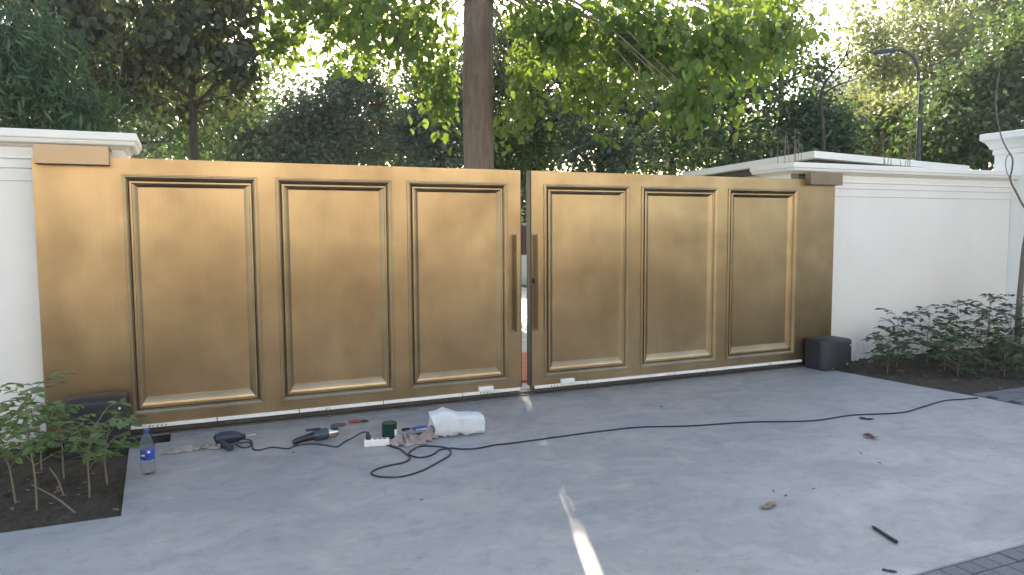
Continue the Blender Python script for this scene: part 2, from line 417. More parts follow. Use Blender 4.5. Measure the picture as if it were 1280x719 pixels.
def tree(name, label, base, trunk_r, fork_z, blobs, n_clump, per_clump, leaf, size, mat, bark='bark_dark', seed=1, clump_r=0.45,
         droop=25, flat=0.45, lean=(0, 0), sides=7, limbs=14, group=None, cond=None, shell=0.55, cat='tree', solo=0, top_z=None):
    """blobs: list of (centre xyz, radii xyz, weight); base on the ground"""
    rng = np.random.default_rng(seed); root = empty(name, base); tag(root, label, cat, group)
    B = np.array(base, float)
    w = np.array([b[2] for b in blobs], float); w /= w.sum(); cl = []
    for i in rng.choice(len(blobs), n_clump, p=w):
        c, r, _ = blobs[i]
        d = rng.normal(0, 1, 3); d /= np.linalg.norm(d); q = rng.uniform(shell, 1.0) if rng.random() < 0.75 else rng.uniform(0.1, shell)
        cl.append(np.array(c) + d * np.array(r) * q)
    cl = np.array(cl)
    if cond is not None: cl = cl[cond(cl)]
    # trunk with limbs
    m = MB()
    tz = top_z if top_z else max(b[0][2] + b[1][2] * 0.4 for b in blobs)
    tp = []
    for t in np.linspace(0, 1, 9):
        tp.append((lean[0] * t + math.sin(t * 7 + seed) * 0.05 * trunk_r * 8 * t, lean[1] * t + math.cos(t * 6 + seed) * 0.05 * trunk_r * 8 * t, tz * t))
    rad = [trunk_r * (1.25 if t == 0 else 1.0) * (1 - 0.75 * max(0, (t * tz - fork_z) / max(tz - fork_z, .1))) for t in np.linspace(0, 1, 9)]
    m.tube(tp, rad, max(sides, 6))
    tpa = np.array(tp)
    ends = cl[rng.permutation(len(cl))[:limbs]] - B
    for e in ends:
        hz = min(max(fork_z, min(e[2] - 0.35 * np.hypot(e[0], e[1]), tz * 0.95)), tz)
        t = hz / tz; s = np.array([np.interp(t, np.linspace(0, 1, 9), tpa[:, j]) for j in range(3)])
        mid = s + (e - s) * 0.5 + np.array([0, 0, 0.12 * np.linalg.norm(e - s)]) + rng.normal(0, 0.05, 3)
        r0 = np.interp(t, np.linspace(0, 1, 9), rad) * (0.5 if limbs < 60 else 0.10)
        path = smooth_path([s, mid, e], 4); m.tube(path, list(np.linspace(r0, max(0.006, r0 * 0.15), len(path))), 5, False)
    m.build('trunk', bark, root, smooth=True)
    # leaves: clumps
    n = per_clump; k = len(cl)
    cr = clump_r * rng.uniform(0.6, 1.35, k)
    P = cl[:, None, :] + rng.normal(0, 1, (k, n, 3)) * (cr[:, None, None] * np.array([0.6, 0.6, 0.45]))
    P = P.reshape(-1, 3)
    P = P[keep_clear(P)]
    P = P[P[:, 2] > 0.2]
    if cond is not None: P = P[cond(P)]
    S = size * rng.uniform(0.45, 1.35, len(P))
    single = None
    if solo:
        # the leaves that show largest hang nearest the camera: each its own object
        dist = np.hypot(P[:, 0] - CAM[0], P[:, 1] - CAM[1]); el = (P[:, 2] - CAM[2]) / dist
        score = np.where((el < 0.30) & (el > 0.08), S / dist, 0); idx = np.argsort(-score)[:solo]
        single = (P[idx], S[idx]); keepm = np.ones(len(P), bool); keepm[idx] = False; P, S = P[keepm], S[keepm]
    me = leaf_mesh('crown', P - B, S, leaf, rng, droop, flat); me.materials.append(MATS[mat])
    crown = bpy.data.objects.new('crown', me); link(crown, root); crown['kind'] = 'stuff'
    if single is not None:
        one = leaf_mesh('leaf', np.zeros((1, 3)), np.ones(1), leaf, np.random.default_rng(0), 0, 1.0)
        T, faces = LEAF[leaf]; one = bpy.data.meshes.new('leaf'); one.from_pydata([tuple(p) for p in T], [], faces); one.materials.append(MATS[mat])
        x, y, z = leaf_frames(rng, len(single[0]), droop, flat)
        for i in range(len(single[0])):
            o = bpy.data.objects.new('leaf', one); COL.objects.link(o); o.parent = crown
            s = float(single[1][i]); p = single[0][i] - B
            o.matrix_basis = Matrix(((x[i][0] * s, y[i][0] * s, z[i][0] * s, p[0]), (x[i][1] * s, y[i][1] * s, z[i][1] * s, p[1]), (x[i][2] * s, y[i][2] * s, z[i][2] * s, p[2]), (0, 0, 0, 1)))
    return root

# ================================================================== THE SETTING
GZ = -0.10
g = MB().add([(-300, -300, GZ), (300, -300, GZ), (300, 300, GZ), (-300, 300, GZ)], [(0, 1, 2, 3)]).build('ground', 'yard_ground'); g['kind'] = 'structure'

# concrete apron in front of the gate: one slab with two planters and a small pit cut out of its outline
ap = [(-14, -4.2), (3.96, -4.2), (3.93, -2.30), (3.93, -1.95), (3.90, -1.80), (3.72, -0.10), (3.70, 0.30), (-3.92, 0.30), (-3.92, -0.02), (-3.19, -0.02), (-3.19, -0.275), (-3.475, -0.285), (-3.47, -0.38), (-3.42, -1.82), (-14, -1.80)]
apo = MB().prism(ap, GZ - 0.05, 0.0).build('driveway_apron', 'apron_concrete', bevel=0.006, seg=1); apo['kind'] = 'structure'
inn = MB().prism([(-3.4, 0.32), (3.6, 0.32), (6.5, 16), (-1.5, 16)], GZ - 0.05, -0.012).build('inner_driveway', 'inner_concrete'); inn['kind'] = 'structure'
ter = MB().box(-1.2, 2.2, 0.62, 2.3, -0.012, 0.012)
tro = ter.build('terracotta_paving', 'terracotta', bevel=0.004, seg=1); tro['kind'] = 'structure'
rd = MB().box(-80, 80, -60, -7.0, GZ - 0.03, GZ + 0.02).build('road', 'asphalt'); rd['kind'] = 'structure'

def soil(name, x0, x1, y0, y1, nx, ny, seed):
    rng = np.random.default_rng(seed); V = []; 
    gx = np.linspace(x0, x1, nx); gy = np.linspace(y0, y1, ny)
    for j in range(ny):
        for i in range(nx):
            ed = 0.0 if (i in (0, nx - 1) or j in (0, ny - 1)) else 1.0
            V.append((gx[i], gy[j], -0.045 + ed * (0.018 * math.sin(gx[i] * 5.1 + gy[j] * 3.3) * math.cos(gy[j] * 4.7) + rng.normal(0, 0.011))))
    Fq = [(j * nx + i, j * nx + i + 1, (j + 1) * nx + i + 1, (j + 1) * nx + i) for j in range(ny - 1) for i in range(nx - 1)]
    o = MB().add(V, Fq).build(name, 'planter_soil', smooth=True); o['kind'] = 'structure'; return o
soil('planter_soil', -8.6, -3.40, -1.83, 0.24, 120, 50, 1)
soil('planter_soil', 3.68, 7.70, -1.80, 0.24, 110, 55, 2)

# pavement blocks beyond the apron
pv = MB().box(-16, 16, -7.0, -4.204, GZ - 0.05, -0.022).build('pavement', 'joint_sand'); pv['kind'] = 'structure'
pme = None
def paver_mesh(name, w, d, h, mat):
    m = MB().box(-w / 2, w / 2, -d / 2, d / 2, -h, 0); o = m.build(name, mat, bevel=0.004, seg=1); me = o.data; bpy.data.objects.remove(o); return me
pme = paver_mesh('paver', 0.105, 0.0995, 0.03, 'paver')
for row in range(7):
    for i in range(42):
        o = bpy.data.objects.new('paver', pme); COL.objects.link(o); o.parent = pv
        o.location = (-1.0115 + 0.055 + i * 0.11 + 0.006 * row, -4.208 - 0.052 - row * 0.1045, random.Random(row * 99 + i).uniform(-0.003, 0.001))
bf = MB().box(-16, 16, -7.0, -4.945, -0.022, -0.004).build('pavement_field', 'pavement_blocks'); bf['kind'] = 'structure'
# darker block paving to the right of the apron, in front of the planter
sp = MB().prism([(3.965, -4.2), (12, -4.2), (12, -1.80), (3.905, -1.80), (3.935, -1.95)], GZ - 0.05, -0.026).build('side_pavement', 'joint_sand'); sp['kind'] = 'structure'
pdm = paver_mesh('paver', 0.206, 0.106, 0.03, 'paver_dark')
for row in range(12):
    for i in range(16):
        o = bpy.data.objects.new('paver', pdm); COL.objects.link(o); o.parent = sp
        o.location = (4.07 + i * 0.21 + (0.105 if row % 2 else 0.0), -1.862 - row * 0.11, random.Random(row * 71 + i).uniform(-0.003, 0.001))

# ------------------------------------------------------------------ white walls
BANDS = [(0.0, -0.10), (0.0, 2.02), (0.012, 2.024), (0.012, 2.115), (0.026, 2.12), (0.026, 2.185), (0.04, 2.19), (0.04, 2.20), (0.03, 2.205), (0.03, 2.275),
         (0.045, 2.28), (0.062, 2.293), (0.062, 2.30), (0.10, 2.303), (0.112, 2.312), (0.118, 2.33), (0.118, 2.338), (0.126, 2.342), (0.13, 2.35), (0.13, 2.40), (0.12, 2.405), (0.0, 2.412)]
wl = ringed([(-9.0, 0.22), (-3.48, 0.22), (-3.48, 0.70), (-9.0, 0.70)], BANDS).build('boundary_wall', 'white_wall_paint')
tag(wl, 'white wall with moulded cornice behind the end of the gate leaf beside the leafy saplings', 'wall')
wr = ringed([(3.62, 0.22), (7.645, 0.22), (7.645, 0.70), (3.62, 0.70)], BANDS).build('boundary_wall', 'white_wall_paint')
tag(wr, 'long bright white wall with moulded cornice behind the dark glossy shrubs', 'wall')
TALL = [(0.0, -0.10), (0.0, 2.66), (0.02, 2.67), (0.02, 2.74), (0.045, 2.75), (0.06, 2.79), (0.09, 2.84), (0.125, 2.87), (0.14, 2.88), (0.14, 2.965), (0.11, 2.975)]
wt = ringed([(7.65, -4.0), (8.2, -4.0), (8.2, 0.47), (7.65, 0.47)], TALL).build('side_wall', 'white_wall_paint')
tag(wt, 'taller white wall with flared cornice rising behind the curling thin branch', 'wall')

# gatehouse with a flat roof slab behind the right wall
gh = empty('gatehouse', (7.6, 4.0, GZ)); tag(gh, 'low white gatehouse with thin flat overhanging roof slab behind the wall', 'building')
GB = np.array([7.6, 4.0, GZ])
c1, c2, c3 = onz(1018, 188, 2.76), onz(853, 215.5, 2.76), onz(1212, 207, 2.76)
poly = [c1[:2], c3[:2], c3[:2] + (c2 - c1)[:2], c2[:2]]
poly = [(p[0] - GB[0], p[1] - GB[1]) for p in poly]
ringed(poly, [(-0.02, 2.65 - GZ), (0, 2.655 - GZ), (0, 2.755 - GZ), (-0.03, 2.76 - GZ)]).build('roof_slab', 'white_wall_paint', gh)
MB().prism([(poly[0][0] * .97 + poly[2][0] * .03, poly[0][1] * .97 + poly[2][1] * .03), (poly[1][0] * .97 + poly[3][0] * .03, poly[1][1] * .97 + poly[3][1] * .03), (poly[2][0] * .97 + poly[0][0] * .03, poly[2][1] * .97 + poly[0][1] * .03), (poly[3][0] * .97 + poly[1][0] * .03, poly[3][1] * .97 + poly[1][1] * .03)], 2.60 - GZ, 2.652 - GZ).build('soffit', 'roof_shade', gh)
q = 0.16
ins = lambda i: (poly[i][0] * (1 - q) + poly[(i + 2) % 4][0] * q, poly[i][1] * (1 - q) + poly[(i + 2) % 4][1] * q)
MB().prism([ins(i) for i in range(4)], 0, 2.60 - GZ).build('wall', 'white_wall_paint', gh)

# things glimpsed through the slit between the leaves
yw = empty('courtyard_wall', (6.0, 15.0, GZ)); tag(yw, 'maroon courtyard wall on a white base seen through the gap in the gate', 'wall')
MB().box(-2.6, 2.6, 0, 0.25, 0.95 , 1.9).build('panel', 'maroon_paint', yw)
MB().box(-2.65, 2.65, -0.06, 0.30, 0, 0.95).build('base', 'white_wall_paint', yw)
MB().box(-2.65, 2.65, -0.05, 0.30, 1.9, 1.98).build('coping', 'far_render', yw)

# unseen house added across the street as warm fill, mirrored in the brass
oh = empty('unseen_street_house', (-2.0, -19.0, GZ)); tag(oh, 'unseen cream two-storey house added across the street as warm fill', 'house')
MB().box(-15, 15, -7, 0, 0, 7.6).build('wall', 'cream_render', oh)
MB().box(-15.4, 15.4, -7.4, 0.4, 7.6, 7.9).build('roof', 'far_render', oh)
for fz in (0.9, 4.4):
    for i in range(7):
        x = -12.6 + i * 4.2
        if fz < 1 and i == 3:
            dd = MB().box(x - 0.6, x + 0.6, -0.02, 0.06, 0.0, 2.3).build('door', 'maroon_paint', oh); continue
        w_ = MB().box(x - 0.8, x + 0.8, 0.004, 0.05, fz, fz + 1.5).build('window', 'window_dark', oh)
        MB().box(x - 0.95, x + 0.95, 0.0, 0.12, fz - 0.1, fz - 0.005).build('sill', 'far_render', w_)

rngh = np.random.default_rng(77); nh = 16000
hp = np.stack([rngh.uniform(-18, 18, nh), rngh.normal(0, 0.35, nh), rngh.uniform(0.1, 2.3, nh) + 0.15 * rngh.normal(0, 1, nh)], 1)
hg = empty('unseen_street_hedge', (-2.0, -12.5, GZ)); tag(hg, 'unseen dark clipped hedge added across the street for the gate reflections', 'hedge')  # unseen hedge, added to darken the lower reflections in the brass
hme = leaf_mesh('foliage', hp, 0.20 * rngh.uniform(0.7, 1.3, nh), 'chip', rngh, 10, 0.4); hme.materials.append(MATS['leaf_shrub_deep'])
ho_ = bpy.data.objects.new('foliage', hme); link(ho_, hg); ho_['kind'] = 'stuff'
MB().box(-18, 18, -0.25, 0.25, 0, 2.0).build('inner_branches', 'bark_dark', hg)

# ------------------------------------------------------------------ sliding gate leaves
L0, L1, ZB, ZT, TH = 0.058, 4.05, 0.085, 2.2, 0.10
PAN = [(0.1353, 1.1261), (1.266, 2.2623), (2.4013, 3.4064)]
PB, PT = 0.166, 2.076
def rect_rings(x0, x1, z0, z1, prof, close):
    """nested rectangles (inset, depth); past the groove the ledge is wide at the foot and thin at the head"""
    m = MB(); vs = []
    for s, d in prof:
        e = max(0.0, s - 0.071); sb, st = s + 0.55 * e, s - 0.40 * e
        vs += [(x0 + s, -d, z0 + sb), (x1 - s, -d, z0 + sb), (x1 - s, -d, z1 - st), (x0 + s, -d, z1 - st)]
    k = len(prof)
    fs = [(i * 4 + j, i * 4 + (j + 1) % 4, (i + 1) * 4 + (j + 1) % 4, (i + 1) * 4 + j) for i in range(k - 1) for j in range(4)]
    if close: fs.append(tuple((k - 1) * 4 + j for j in range(4)))
    return m.add(vs, fs)
OUT = [(0, -0.002), (0.0, 0.010), (0.004, 0.013), (0.010, 0.013), (0.014, 0.009), (0.020, 0.010), (0.027, 0.006), (0.034, 0.000), (0.039, -0.008), (0.042, -0.010), (0.0425, -0.030)]
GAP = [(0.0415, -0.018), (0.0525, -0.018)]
INN = [(0.0500, -0.030), (0.0505, -0.006), (0.055, -0.002), (0.066, -0.002), (0.069, -0.005), (0.071, -0.010), (0.075, -0.011), (0.084, -0.015), (0.096, -0.024), (0.105, -0.032), (0.109, -0.036), (0.116, -0.037)]
def gate_leaf(sgn, label):
    root = empty('sliding_gate', (sgn * 2.05, 0, 0)); tag(root, label, 'gate')
    X = lambda s: sgn * (L0 + s) - sgn * 2.05
    def span(a, b): return (min(X(a), X(b)), max(X(a), X(b)))
    Ltot = L1 - L0
    # frame: front sheet with three openings, edges and back
    cuts = [0] + [c for p in PAN for c in p] + [Ltot]
    m = MB()
    for i in range(len(cuts) - 1):
        a, b = span(cuts[i], cuts[i + 1])
        zz = [(ZB, ZT)] if i % 2 == 0 else [(ZB, PB), (PT, ZT)]
        for z0, z1 in zz: m.add([(a, 0, z0), (b, 0, z0), (b, 0, z1), (a, 0, z1)], [(0, 1, 2, 3)])
    a, b = span(0, Ltot)
    m.add([(a, 0, ZB), (b, 0, ZB), (b, 0, ZT), (a, 0, ZT), (a, TH, ZB), (b, TH, ZB), (b, TH, ZT), (a, TH, ZT)],
          [(0, 3, 7, 4), (1, 5, 6, 2), (3, 2, 6, 7), (0, 4, 5, 1), (5, 4, 7, 6)])
    m.build('frame', 'brass', root)
    for p in PAN:
        a, b = span(*p)
        mo = rect_rings(a, b, PB, PT, OUT, False).build('moulding', 'brass', root)
        rect_rings(a, b, PB, PT, GAP, False).build('shadow_gap', 'groove_shade', mo)  # umber strip in the groove; the groove's shade is put into its colour
        rect_rings(a, b, PB, PT, INN, True).build('panel', 'brass', root)
    ex = X(0) - sgn * 0.003
    MB().box(min(ex, ex - sgn * 0.006), max(ex, ex - sgn * 0.006), 0.004, TH - 0.004, ZB, ZT - 0.004).build('edge_seal', 'black_plastic', root)
    # pull handle with two standoffs
    hx = X(0.055)
    h = MB().box(hx - 0.021, hx + 0.021, -0.075, -0.045, 0.648, 1.59).build('handle', 'brass', root, bevel=0.003)
    for z in (0.78, 1.45): MB().box(hx - 0.011, hx + 0.011, -0.046, 0.0, z - 0.02, z + 0.02).build('standoff', 'brass', h)
    if sgn > 0:
        kx = X(0.018)
        k = MB().box(kx - 0.013, kx + 0.013, -0.006, 0.0, 1.105, 1.155).build('lock_plate', 'black_plastic', root, bevel=0.003)
    # white strip along the foot, in lengths, with a roller catch near the meeting end
    cutp = [0.02, 0.62, 1.38, 2.12, 2.78, 3.52]
    for i in range(5):
        a, b = span(cutp[i] + 0.004, cutp[i + 1] - 0.004)
        st = MB().box(a, b, -0.022, -0.0015, ZB - 0.024, ZB + 0.004).build('foot_strip', 'white_tape', root, bevel=0.002, seg=1)
        rr = random.Random(i + 10 * sgn)
        if i in (0, 2, 4):
            for j in range(rr.choice((2, 4, 5))):
                xx = a + (b - a) * 0.3 + j * 0.03 + rr.uniform(0, 0.012)
                MB().box(xx, xx + rr.uniform(0.004, 0.012), -0.0235, -0.0215, ZB - 0.019, ZB - 0.004).build('print_mark', 'ink_mark', st)
    cx = X(0.385)
    ct = MB().box(cx - 0.075, cx + 0.075, -0.045, -0.002, ZB + 0.006, ZB + 0.05).build('roller_catch', 'white_plastic', root, bevel=0.006)
    MB().box(cx + 0.03, cx + 0.16, -0.034, -0.0225, ZB - 0.012, ZB + 0.012).build('catch_arm', 'white_plastic', ct, bevel=0.004)
    # wheels' skirt below
    a, b = span(0.01, Ltot - 0.02)
    MB().box(a, b, 0.03, 0.075, 0.028, ZB - 0.002).build('bottom_rail', 'rail_steel', root)
    return root
gate_leaf(-1, 'brass-toned sliding gate leaf ending by the leafy saplings and the water bottle')
gate_leaf(1, 'brass-toned sliding gate leaf with a keyhole, ending by the bright white wall')
trk = MB().box(-4.2, 4.2, -0.012, 0.12, 0.001, 0.012); trk.box(-4.2, 4.2, 0.044, 0.062, 0.012, 0.03)
tag(trk.build('gate_track', 'rail_steel'), 'dark steel floor track running under both gate leaves', 'track')

for sgn, mat, lab in ((-1, 'brass_bracket', 'tan bronze guide box over the gate leaf end beside the saplings'), (1, 'dark_bronze', 'dark taupe guide box over the gate leaf end by the bright white wall')):
    r = empty('guide_bracket', (sgn * 3.78, 0.0, 2.135)); tag(r, lab, 'bracket')
    x0, x1 = -0.245, 0.245
    if sgn > 0: x0, x1 = -0.205, 0.29
    MB().box(x0, x1, -0.092, -0.080, 0, 0.142).build('front_plate', mat, r, bevel=0.002, seg=1)
    MB().box(x0, x1, -0.080, 0.225, 0.128, 0.141).build('top_plate', mat, r)
    MB().box(x0 + 0.001, x0 + 0.012, -0.080, -0.003, 0.001, 0.128).build('cheek', mat, r)
    MB().box(x1 - 0.012, x1 - 0.001, -0.080, -0.003, 0.001, 0.128).build('cheek', mat, r)
    MB().box(x0 + 0.001, x0 + 0.012, 0.105, 0.222, 0.03, 0.128).build('cheek', mat, r)

# ------------------------------------------------------------------ gate motors
def motor(x0, x1, y0, y1, h, label, rot=0.0):
    cx, cy = (x0 + x1) / 2, (y0 + y1) / 2; r = empty('gate_motor', (cx, cy, -0.06), rot); tag(r, label, 'gate motor')
    w, d = (x1 - x0) / 2, (y1 - y0) / 2
    prof = []
    for t in np.linspace(0, 1, 9): prof.append((-w + 0.11 * (1 - math.sin(t * math.pi / 2)), -d + 0.11 * (1 - math.cos(t * math.pi / 2)) if False else -d + 0.11 * (1 - t) ** 2))
    pl = [(-w, d), (-w, -d + 0.10)] + [(-w + 0.16 * (1 - math.cos(a)), -d + 0.10 * (1 - math.sin(a))) for a in np.linspace(0.2, math.pi / 2, 7)] + [(w - 0.03, -d), (w, -d + 0.03), (w, d)]
    m = MB(); n = len(pl); vs = []
    for s, z in ((1.0, 0.06), (1.0, h - 0.035), (0.975, h - 0.012), (0.90, h), (0.55, h + 0.012)):
        vs += [(p[0] * s, p[1] * s + (1 - s) * 0.05, z) for p in pl]
    fs = [(i * n + j, i * n + (j + 1) % n, (i + 1) * n + (j + 1) % n, (i + 1) * n + j) for i in range(4) for j in range(n)]
    fs += [tuple(range(n))[::-1], tuple(4 * n + j for j in range(n))]
    m.add(vs, fs); m.build('cover', 'grey_motor_plastic', r, smooth=True)
    MB().box(-w - 0.02, w + 0.02, -d - 0.015, d, 0.0, 0.06).build('base_plate', 'black_channel', r, bevel=0.005)
    lk = MB().box(w * 0.25, w * 0.25 + 0.11, -d - 0.012, -d + 0.006, 0.10, 0.15).build('release_flap', 'black_plastic', r, bevel=0.006)
    MB().lathe([(0.012, -0.004), (0.014, 0.004), (0.010, 0.007)], 12).build('key_plug', 'bright_steel', lk, loc=(w * 0.25 + 0.055, -d - 0.016, 0.125)).rotation_euler[0] = math.pi / 2
    sm = MB(); n2 = len(pl)
    ring = [(p_[0] * 1.006, p_[1] * 1.006, z) for z in (h - 0.062, h - 0.057) for p_ in pl]
    sm.add(ring, [(j, (j + 1) % n2, n2 + (j + 1) % n2, n2 + j) for j in range(n2)]); sm.build('lid_seam', 'black_channel', r)
    for sx in (-0.45, 0.82):
        sc = MB().lathe([(0.007, 0), (0.007, 0.003), (0.003, 0.004)], 10).build('screw', 'bright_steel', r, loc=(w * sx, -d - 0.0015, 0.085)); sc.rotation_euler[0] = math.pi / 2
    MB().tube(smooth_path([(w - 0.02, d * 0.3, 0.03), (w + 0.05, d * 0.3, 0.04), (w + 0.09, d * 0.35, 0.01), (w + 0.10, d * 0.4, -0.02)], 5), 0.012, 8).build('conduit', 'black_plastic', r, smooth=True)
    b = MB().lathe([(0.009, 0), (0.009, 0.003)], 12).build('badge', 'white_plastic', r, loc=(w * 0.78, -d - 0.0015, h - 0.07)); b.rotation_euler[0] = math.pi / 2
    return r
motor(-3.905, -3.475, -0.335, -0.035, 0.44, 'dark grey gate motor box half hidden by leafy saplings')
motor(3.60, 4.03, -0.345, -0.04, 0.41, 'dark grey gate motor box against the bright white wall')
rk = MB().box(-4.08, -3.93, -0.05, -0.012, 0.045, 0.085); rk.box(-4.10, -3.95, -0.09, -0.055, 0.0, 0.03)
tag(rk.build('rack_bar', 'bright_steel', bevel=0.004), 'bare steel rack piece beside the motor box in the soil', 'rack bar')
pf = MB().box(-3.47, -3.195, -0.272, -0.024, GZ + 0.002, GZ + 0.012); pf.box(-3.47, -3.195, -0.024, -0.021, GZ, -0.004); pf.box(-3.195, -3.191, -0.272, -0.024, GZ, -0.004)  # black floor and sides put in to darken the pit
tag(pf.build('dark_pit', 'black_channel'), 'pit in the concrete behind the water bottle with black floor and sides', 'pit')
rng0 = random.Random(5)
for i in range(11):
    x, y = rng0.uniform(-3.45, -3.21), rng0.uniform(-0.26, -0.04); s = rng0.uniform(0.012, 0.035)
    m = MB().lathe([(0.001, -0.5 * s), (s * 0.8, -0.2 * s), (s, 0.15 * s), (s * 0.5, 0.55 * s), (0.001, 0.6 * s)], 6).build('rubble_stone', 'rubble', loc=(x, y, GZ + s * 0.4))
    m.rotation_euler = (rng0.uniform(-.5, .5), rng0.uniform(-.5, .5), rng0.uniform(0, 6)); m.scale = (1, rng0.uniform(.6, 1), rng0.uniform(.6, 1))
    tag(m, 'small broken stone lying in the pit behind the water bottle', 'stone', 'rubble stones in the pit')

# ------------------------------------------------------------------ things on the concrete
def gp(u, v, z=0.0): return Vector(onz(u, v, z))
# bottle
p = gp(185.5, 592); bt = empty('water_bottle', (p.x, p.y, 0)); tag(bt, 'clear plastic water bottle with blue label and blue cap', 'bottle')
R = 0.046
prof = [(0.030, 0.0), (0.044, 0.004), (R, 0.012), (R, 0.03), (0.043, 0.036), (R, 0.043), (R, 0.062), (0.043, 0.068), (R, 0.075), (R, 0.094), (0.0435, 0.10), (0.0435, 0.175), (R, 0.18), (R, 0.19), (0.044, 0.215), (0.036, 0.245), (0.024, 0.268), (0.0155, 0.282), (0.0145, 0.292)]
MB().lathe(prof, 28).build('body', 'clear_plastic', bt, smooth=True)
lb = MB().lathe([(0.0440, 0.102), (0.0447, 0.103), (0.0447, 0.172), (0.0440, 0.173)], 28).build('label', 'label_blue', bt, smooth=True)
m = MB()
for a0, a1, z0, z1 in ((-2.5, -1.9, 0.13, 0.142), (-1.5, -1.2, 0.15, 0.165)):
    A = np.linspace(a0, a1, 6); m.add([(0.0452 * math.cos(a), 0.0452 * math.sin(a), z) for z in (z0, z1) for a in A], [(i, i + 1, 7 + i, 6 + i) for i in range(5)])
m.build('label_print', 'label_white', lb)
MB().lathe([(0.0165, 0.284), (0.0172, 0.286), (0.0172, 0.302), (0.015, 0.305), (0.001, 0.305)], 20).build('cap', 'cap_blue', bt, smooth=True)

# rags: crumpled cloth sheets
def rag(name, pts, wid, mat, label, seed, amp=0.03, cat='rag'):
    rng = np.random.default_rng(seed); P = smooth_path([(*gp(*q)[:2], 0) for q in pts], 10); k = len(P); n = 17; V = []
    ph = rng.uniform(0, 6.28, 8)
    for i in range(k):
        d = np.array(P[min(i + 1, k - 1)]) - np.array(P[max(i - 1, 0)]); d /= np.linalg.norm(d) + 1e-9; s = np.array([-d[1], d[0], 0])
        w = wid * (0.55 + 0.45 * math.sin(math.pi * (i + 1) / (k + 1))) * (1 + 0.25 * math.sin(i * 0.9 + ph[0]))
        for j in range(n):
            t = (j / (n - 1) - 0.5) * 2; e = 1 - t * t * 0.9
            z = 0.006 + amp * e * abs(math.sin(t * 4.2 + i * 0.55 + ph[1]) * 0.7 + 0.5 * math.sin(i * 0.8 + ph[2] + t * 2) + 0.3 * math.sin(t * 9 + i * 1.3 + ph[3]))
            q = P[i] + s * t * w * 0.5 + rng.normal(0, 0.0008, 3) * np.array([1, 1, 0]); V.append((q[0], q[1], z))
    Fq = [(i * n + j, i * n + j + 1, (i + 1) * n + j + 1, (i + 1) * n + j) for i in range(k - 1) for j in range(n - 1)]
    o = MB().add(V, Fq).build(name, mat, smooth=True); md = o.modifiers.new('t', 'SOLIDIFY'); md.thickness = 0.004; md.offset = 1
    return tag(o, label, cat)
rag('rag', [(203, 567), (222, 565), (240, 561), (258, 559), (276, 561)], 0.13, 'tan_cloth', 'tan cloth strip lying between the bottle and the drill', 3, 0.022)
rag('rag', [(486, 557), (500, 554), (514, 553), (528, 549), (542, 545)], 0.22, 'rag_cloth', 'crumpled grey-pink rag beside the white socket box', 4, 0.06)

# drill lying on its side
def body_loft(path, radii, squash=1.0, n=14):
    m = MB(); m.tube(path, radii, n); return m
p = gp(290, 558)
dr = empty('power_drill', (p.x, p.y + 0.02, 0), math.radians(8)); tag(dr, 'dark navy power drill lying beside the tan cloth strip', 'power drill')
m = MB().tube([(-0.115, 0.05, 0.048), (-0.105, 0.05, 0.052), (-0.05, 0.05, 0.056), (0.02, 0.05, 0.056), (0.05, 0.05, 0.05), (0.075, 0.05, 0.046)], [0.022, 0.040, 0.050, 0.047, 0.038, 0.03], 16)
m.build('body', 'navy_plastic', dr, smooth=True)
MB().tube([(-0.075, 0.04, 0.046), (-0.068, -0.01, 0.034), (-0.05, -0.09, 0.024), (-0.035, -0.14, 0.024), (-0.033, -0.148, 0.024)], [0.030, 0.024, 0.021, 0.027, 0.020], 12).build('handle', 'navy_plastic', dr, smooth=True)
ch = MB().tube([(0.073, 0.05, 0.046), (0.08, 0.05, 0.046), (0.105, 0.05, 0.045), (0.112, 0.05, 0.045)], [0.022, 0.024, 0.020, 0.012], 14).build('chuck', 'black_plastic', dr, smooth=True)
MB().tube([(0.11, 0.05, 0.045), (0.19, 0.055, 0.046)], 0.004, 8).build('drill_bit', 'bright_steel', ch)
MB().box(-0.046, -0.030, -0.04, 0.0, 0.024, 0.042).build('trigger', 'black_plastic', dr, bevel=0.004)

# angle grinder
a, b = gp(366, 557), gp(417, 549.5); ang = math.atan2(b.y - a.y, b.x - a.x); ln = (b - a).length
gr = empty('angle_grinder', ((a.x + b.x) / 2, (a.y + b.y) / 2, 0), ang); tag(gr, 'blue-grey angle grinder with round disc lying near the green tin', 'angle grinder')
h2 = ln / 2
MB().tube([(-h2, 0, 0.022), (-h2 + 0.02, 0, 0.03), (-h2 + 0.12, 0, 0.045), (-h2 + 0.17, 0, 0.052)], [0.014, 0.022, 0.028, 0.034], 12).build('handle', 'black_plastic', gr, smooth=True)
MB().tube([(-h2 + 0.16, 0, 0.05), (-h2 + 0.18, 0, 0.052), (h2 - 0.06, 0, 0.056), (h2 - 0.045, 0, 0.056)], [0.036, 0.044, 0.046, 0.040], 16).build('body', 'steel_blue_plastic', gr, smooth=True)
MB().box(-h2 + 0.10, h2 - 0.10, -0.012, 0.012, 0.094, 0.112).build('paddle_switch', 'navy_plastic', gr, bevel=0.004)
hd_ = MB().tube([(h2 - 0.05, 0, 0.056), (h2 - 0.01, 0, 0.058), (h2 + 0.03, 0, 0.060), (h2 + 0.04, 0, 0.060)], [0.038, 0.040, 0.034, 0.022], 12).build('gear_head', 'bright_steel', gr, smooth=True)
MB().lathe([(0.012, 0.075), (0.012, 0.108)], 10, (h2 + 0.03, 0, 0)).build('spindle', 'bright_steel', hd_)
MB().lathe([(0.012, 0.100), (0.062, 0.106), (0.063, 0.110), (0.012, 0.108), (0.001, 0.108)], 28, (h2 + 0.04, 0, 0)).build('disc', 'disc_abrasive', gr)

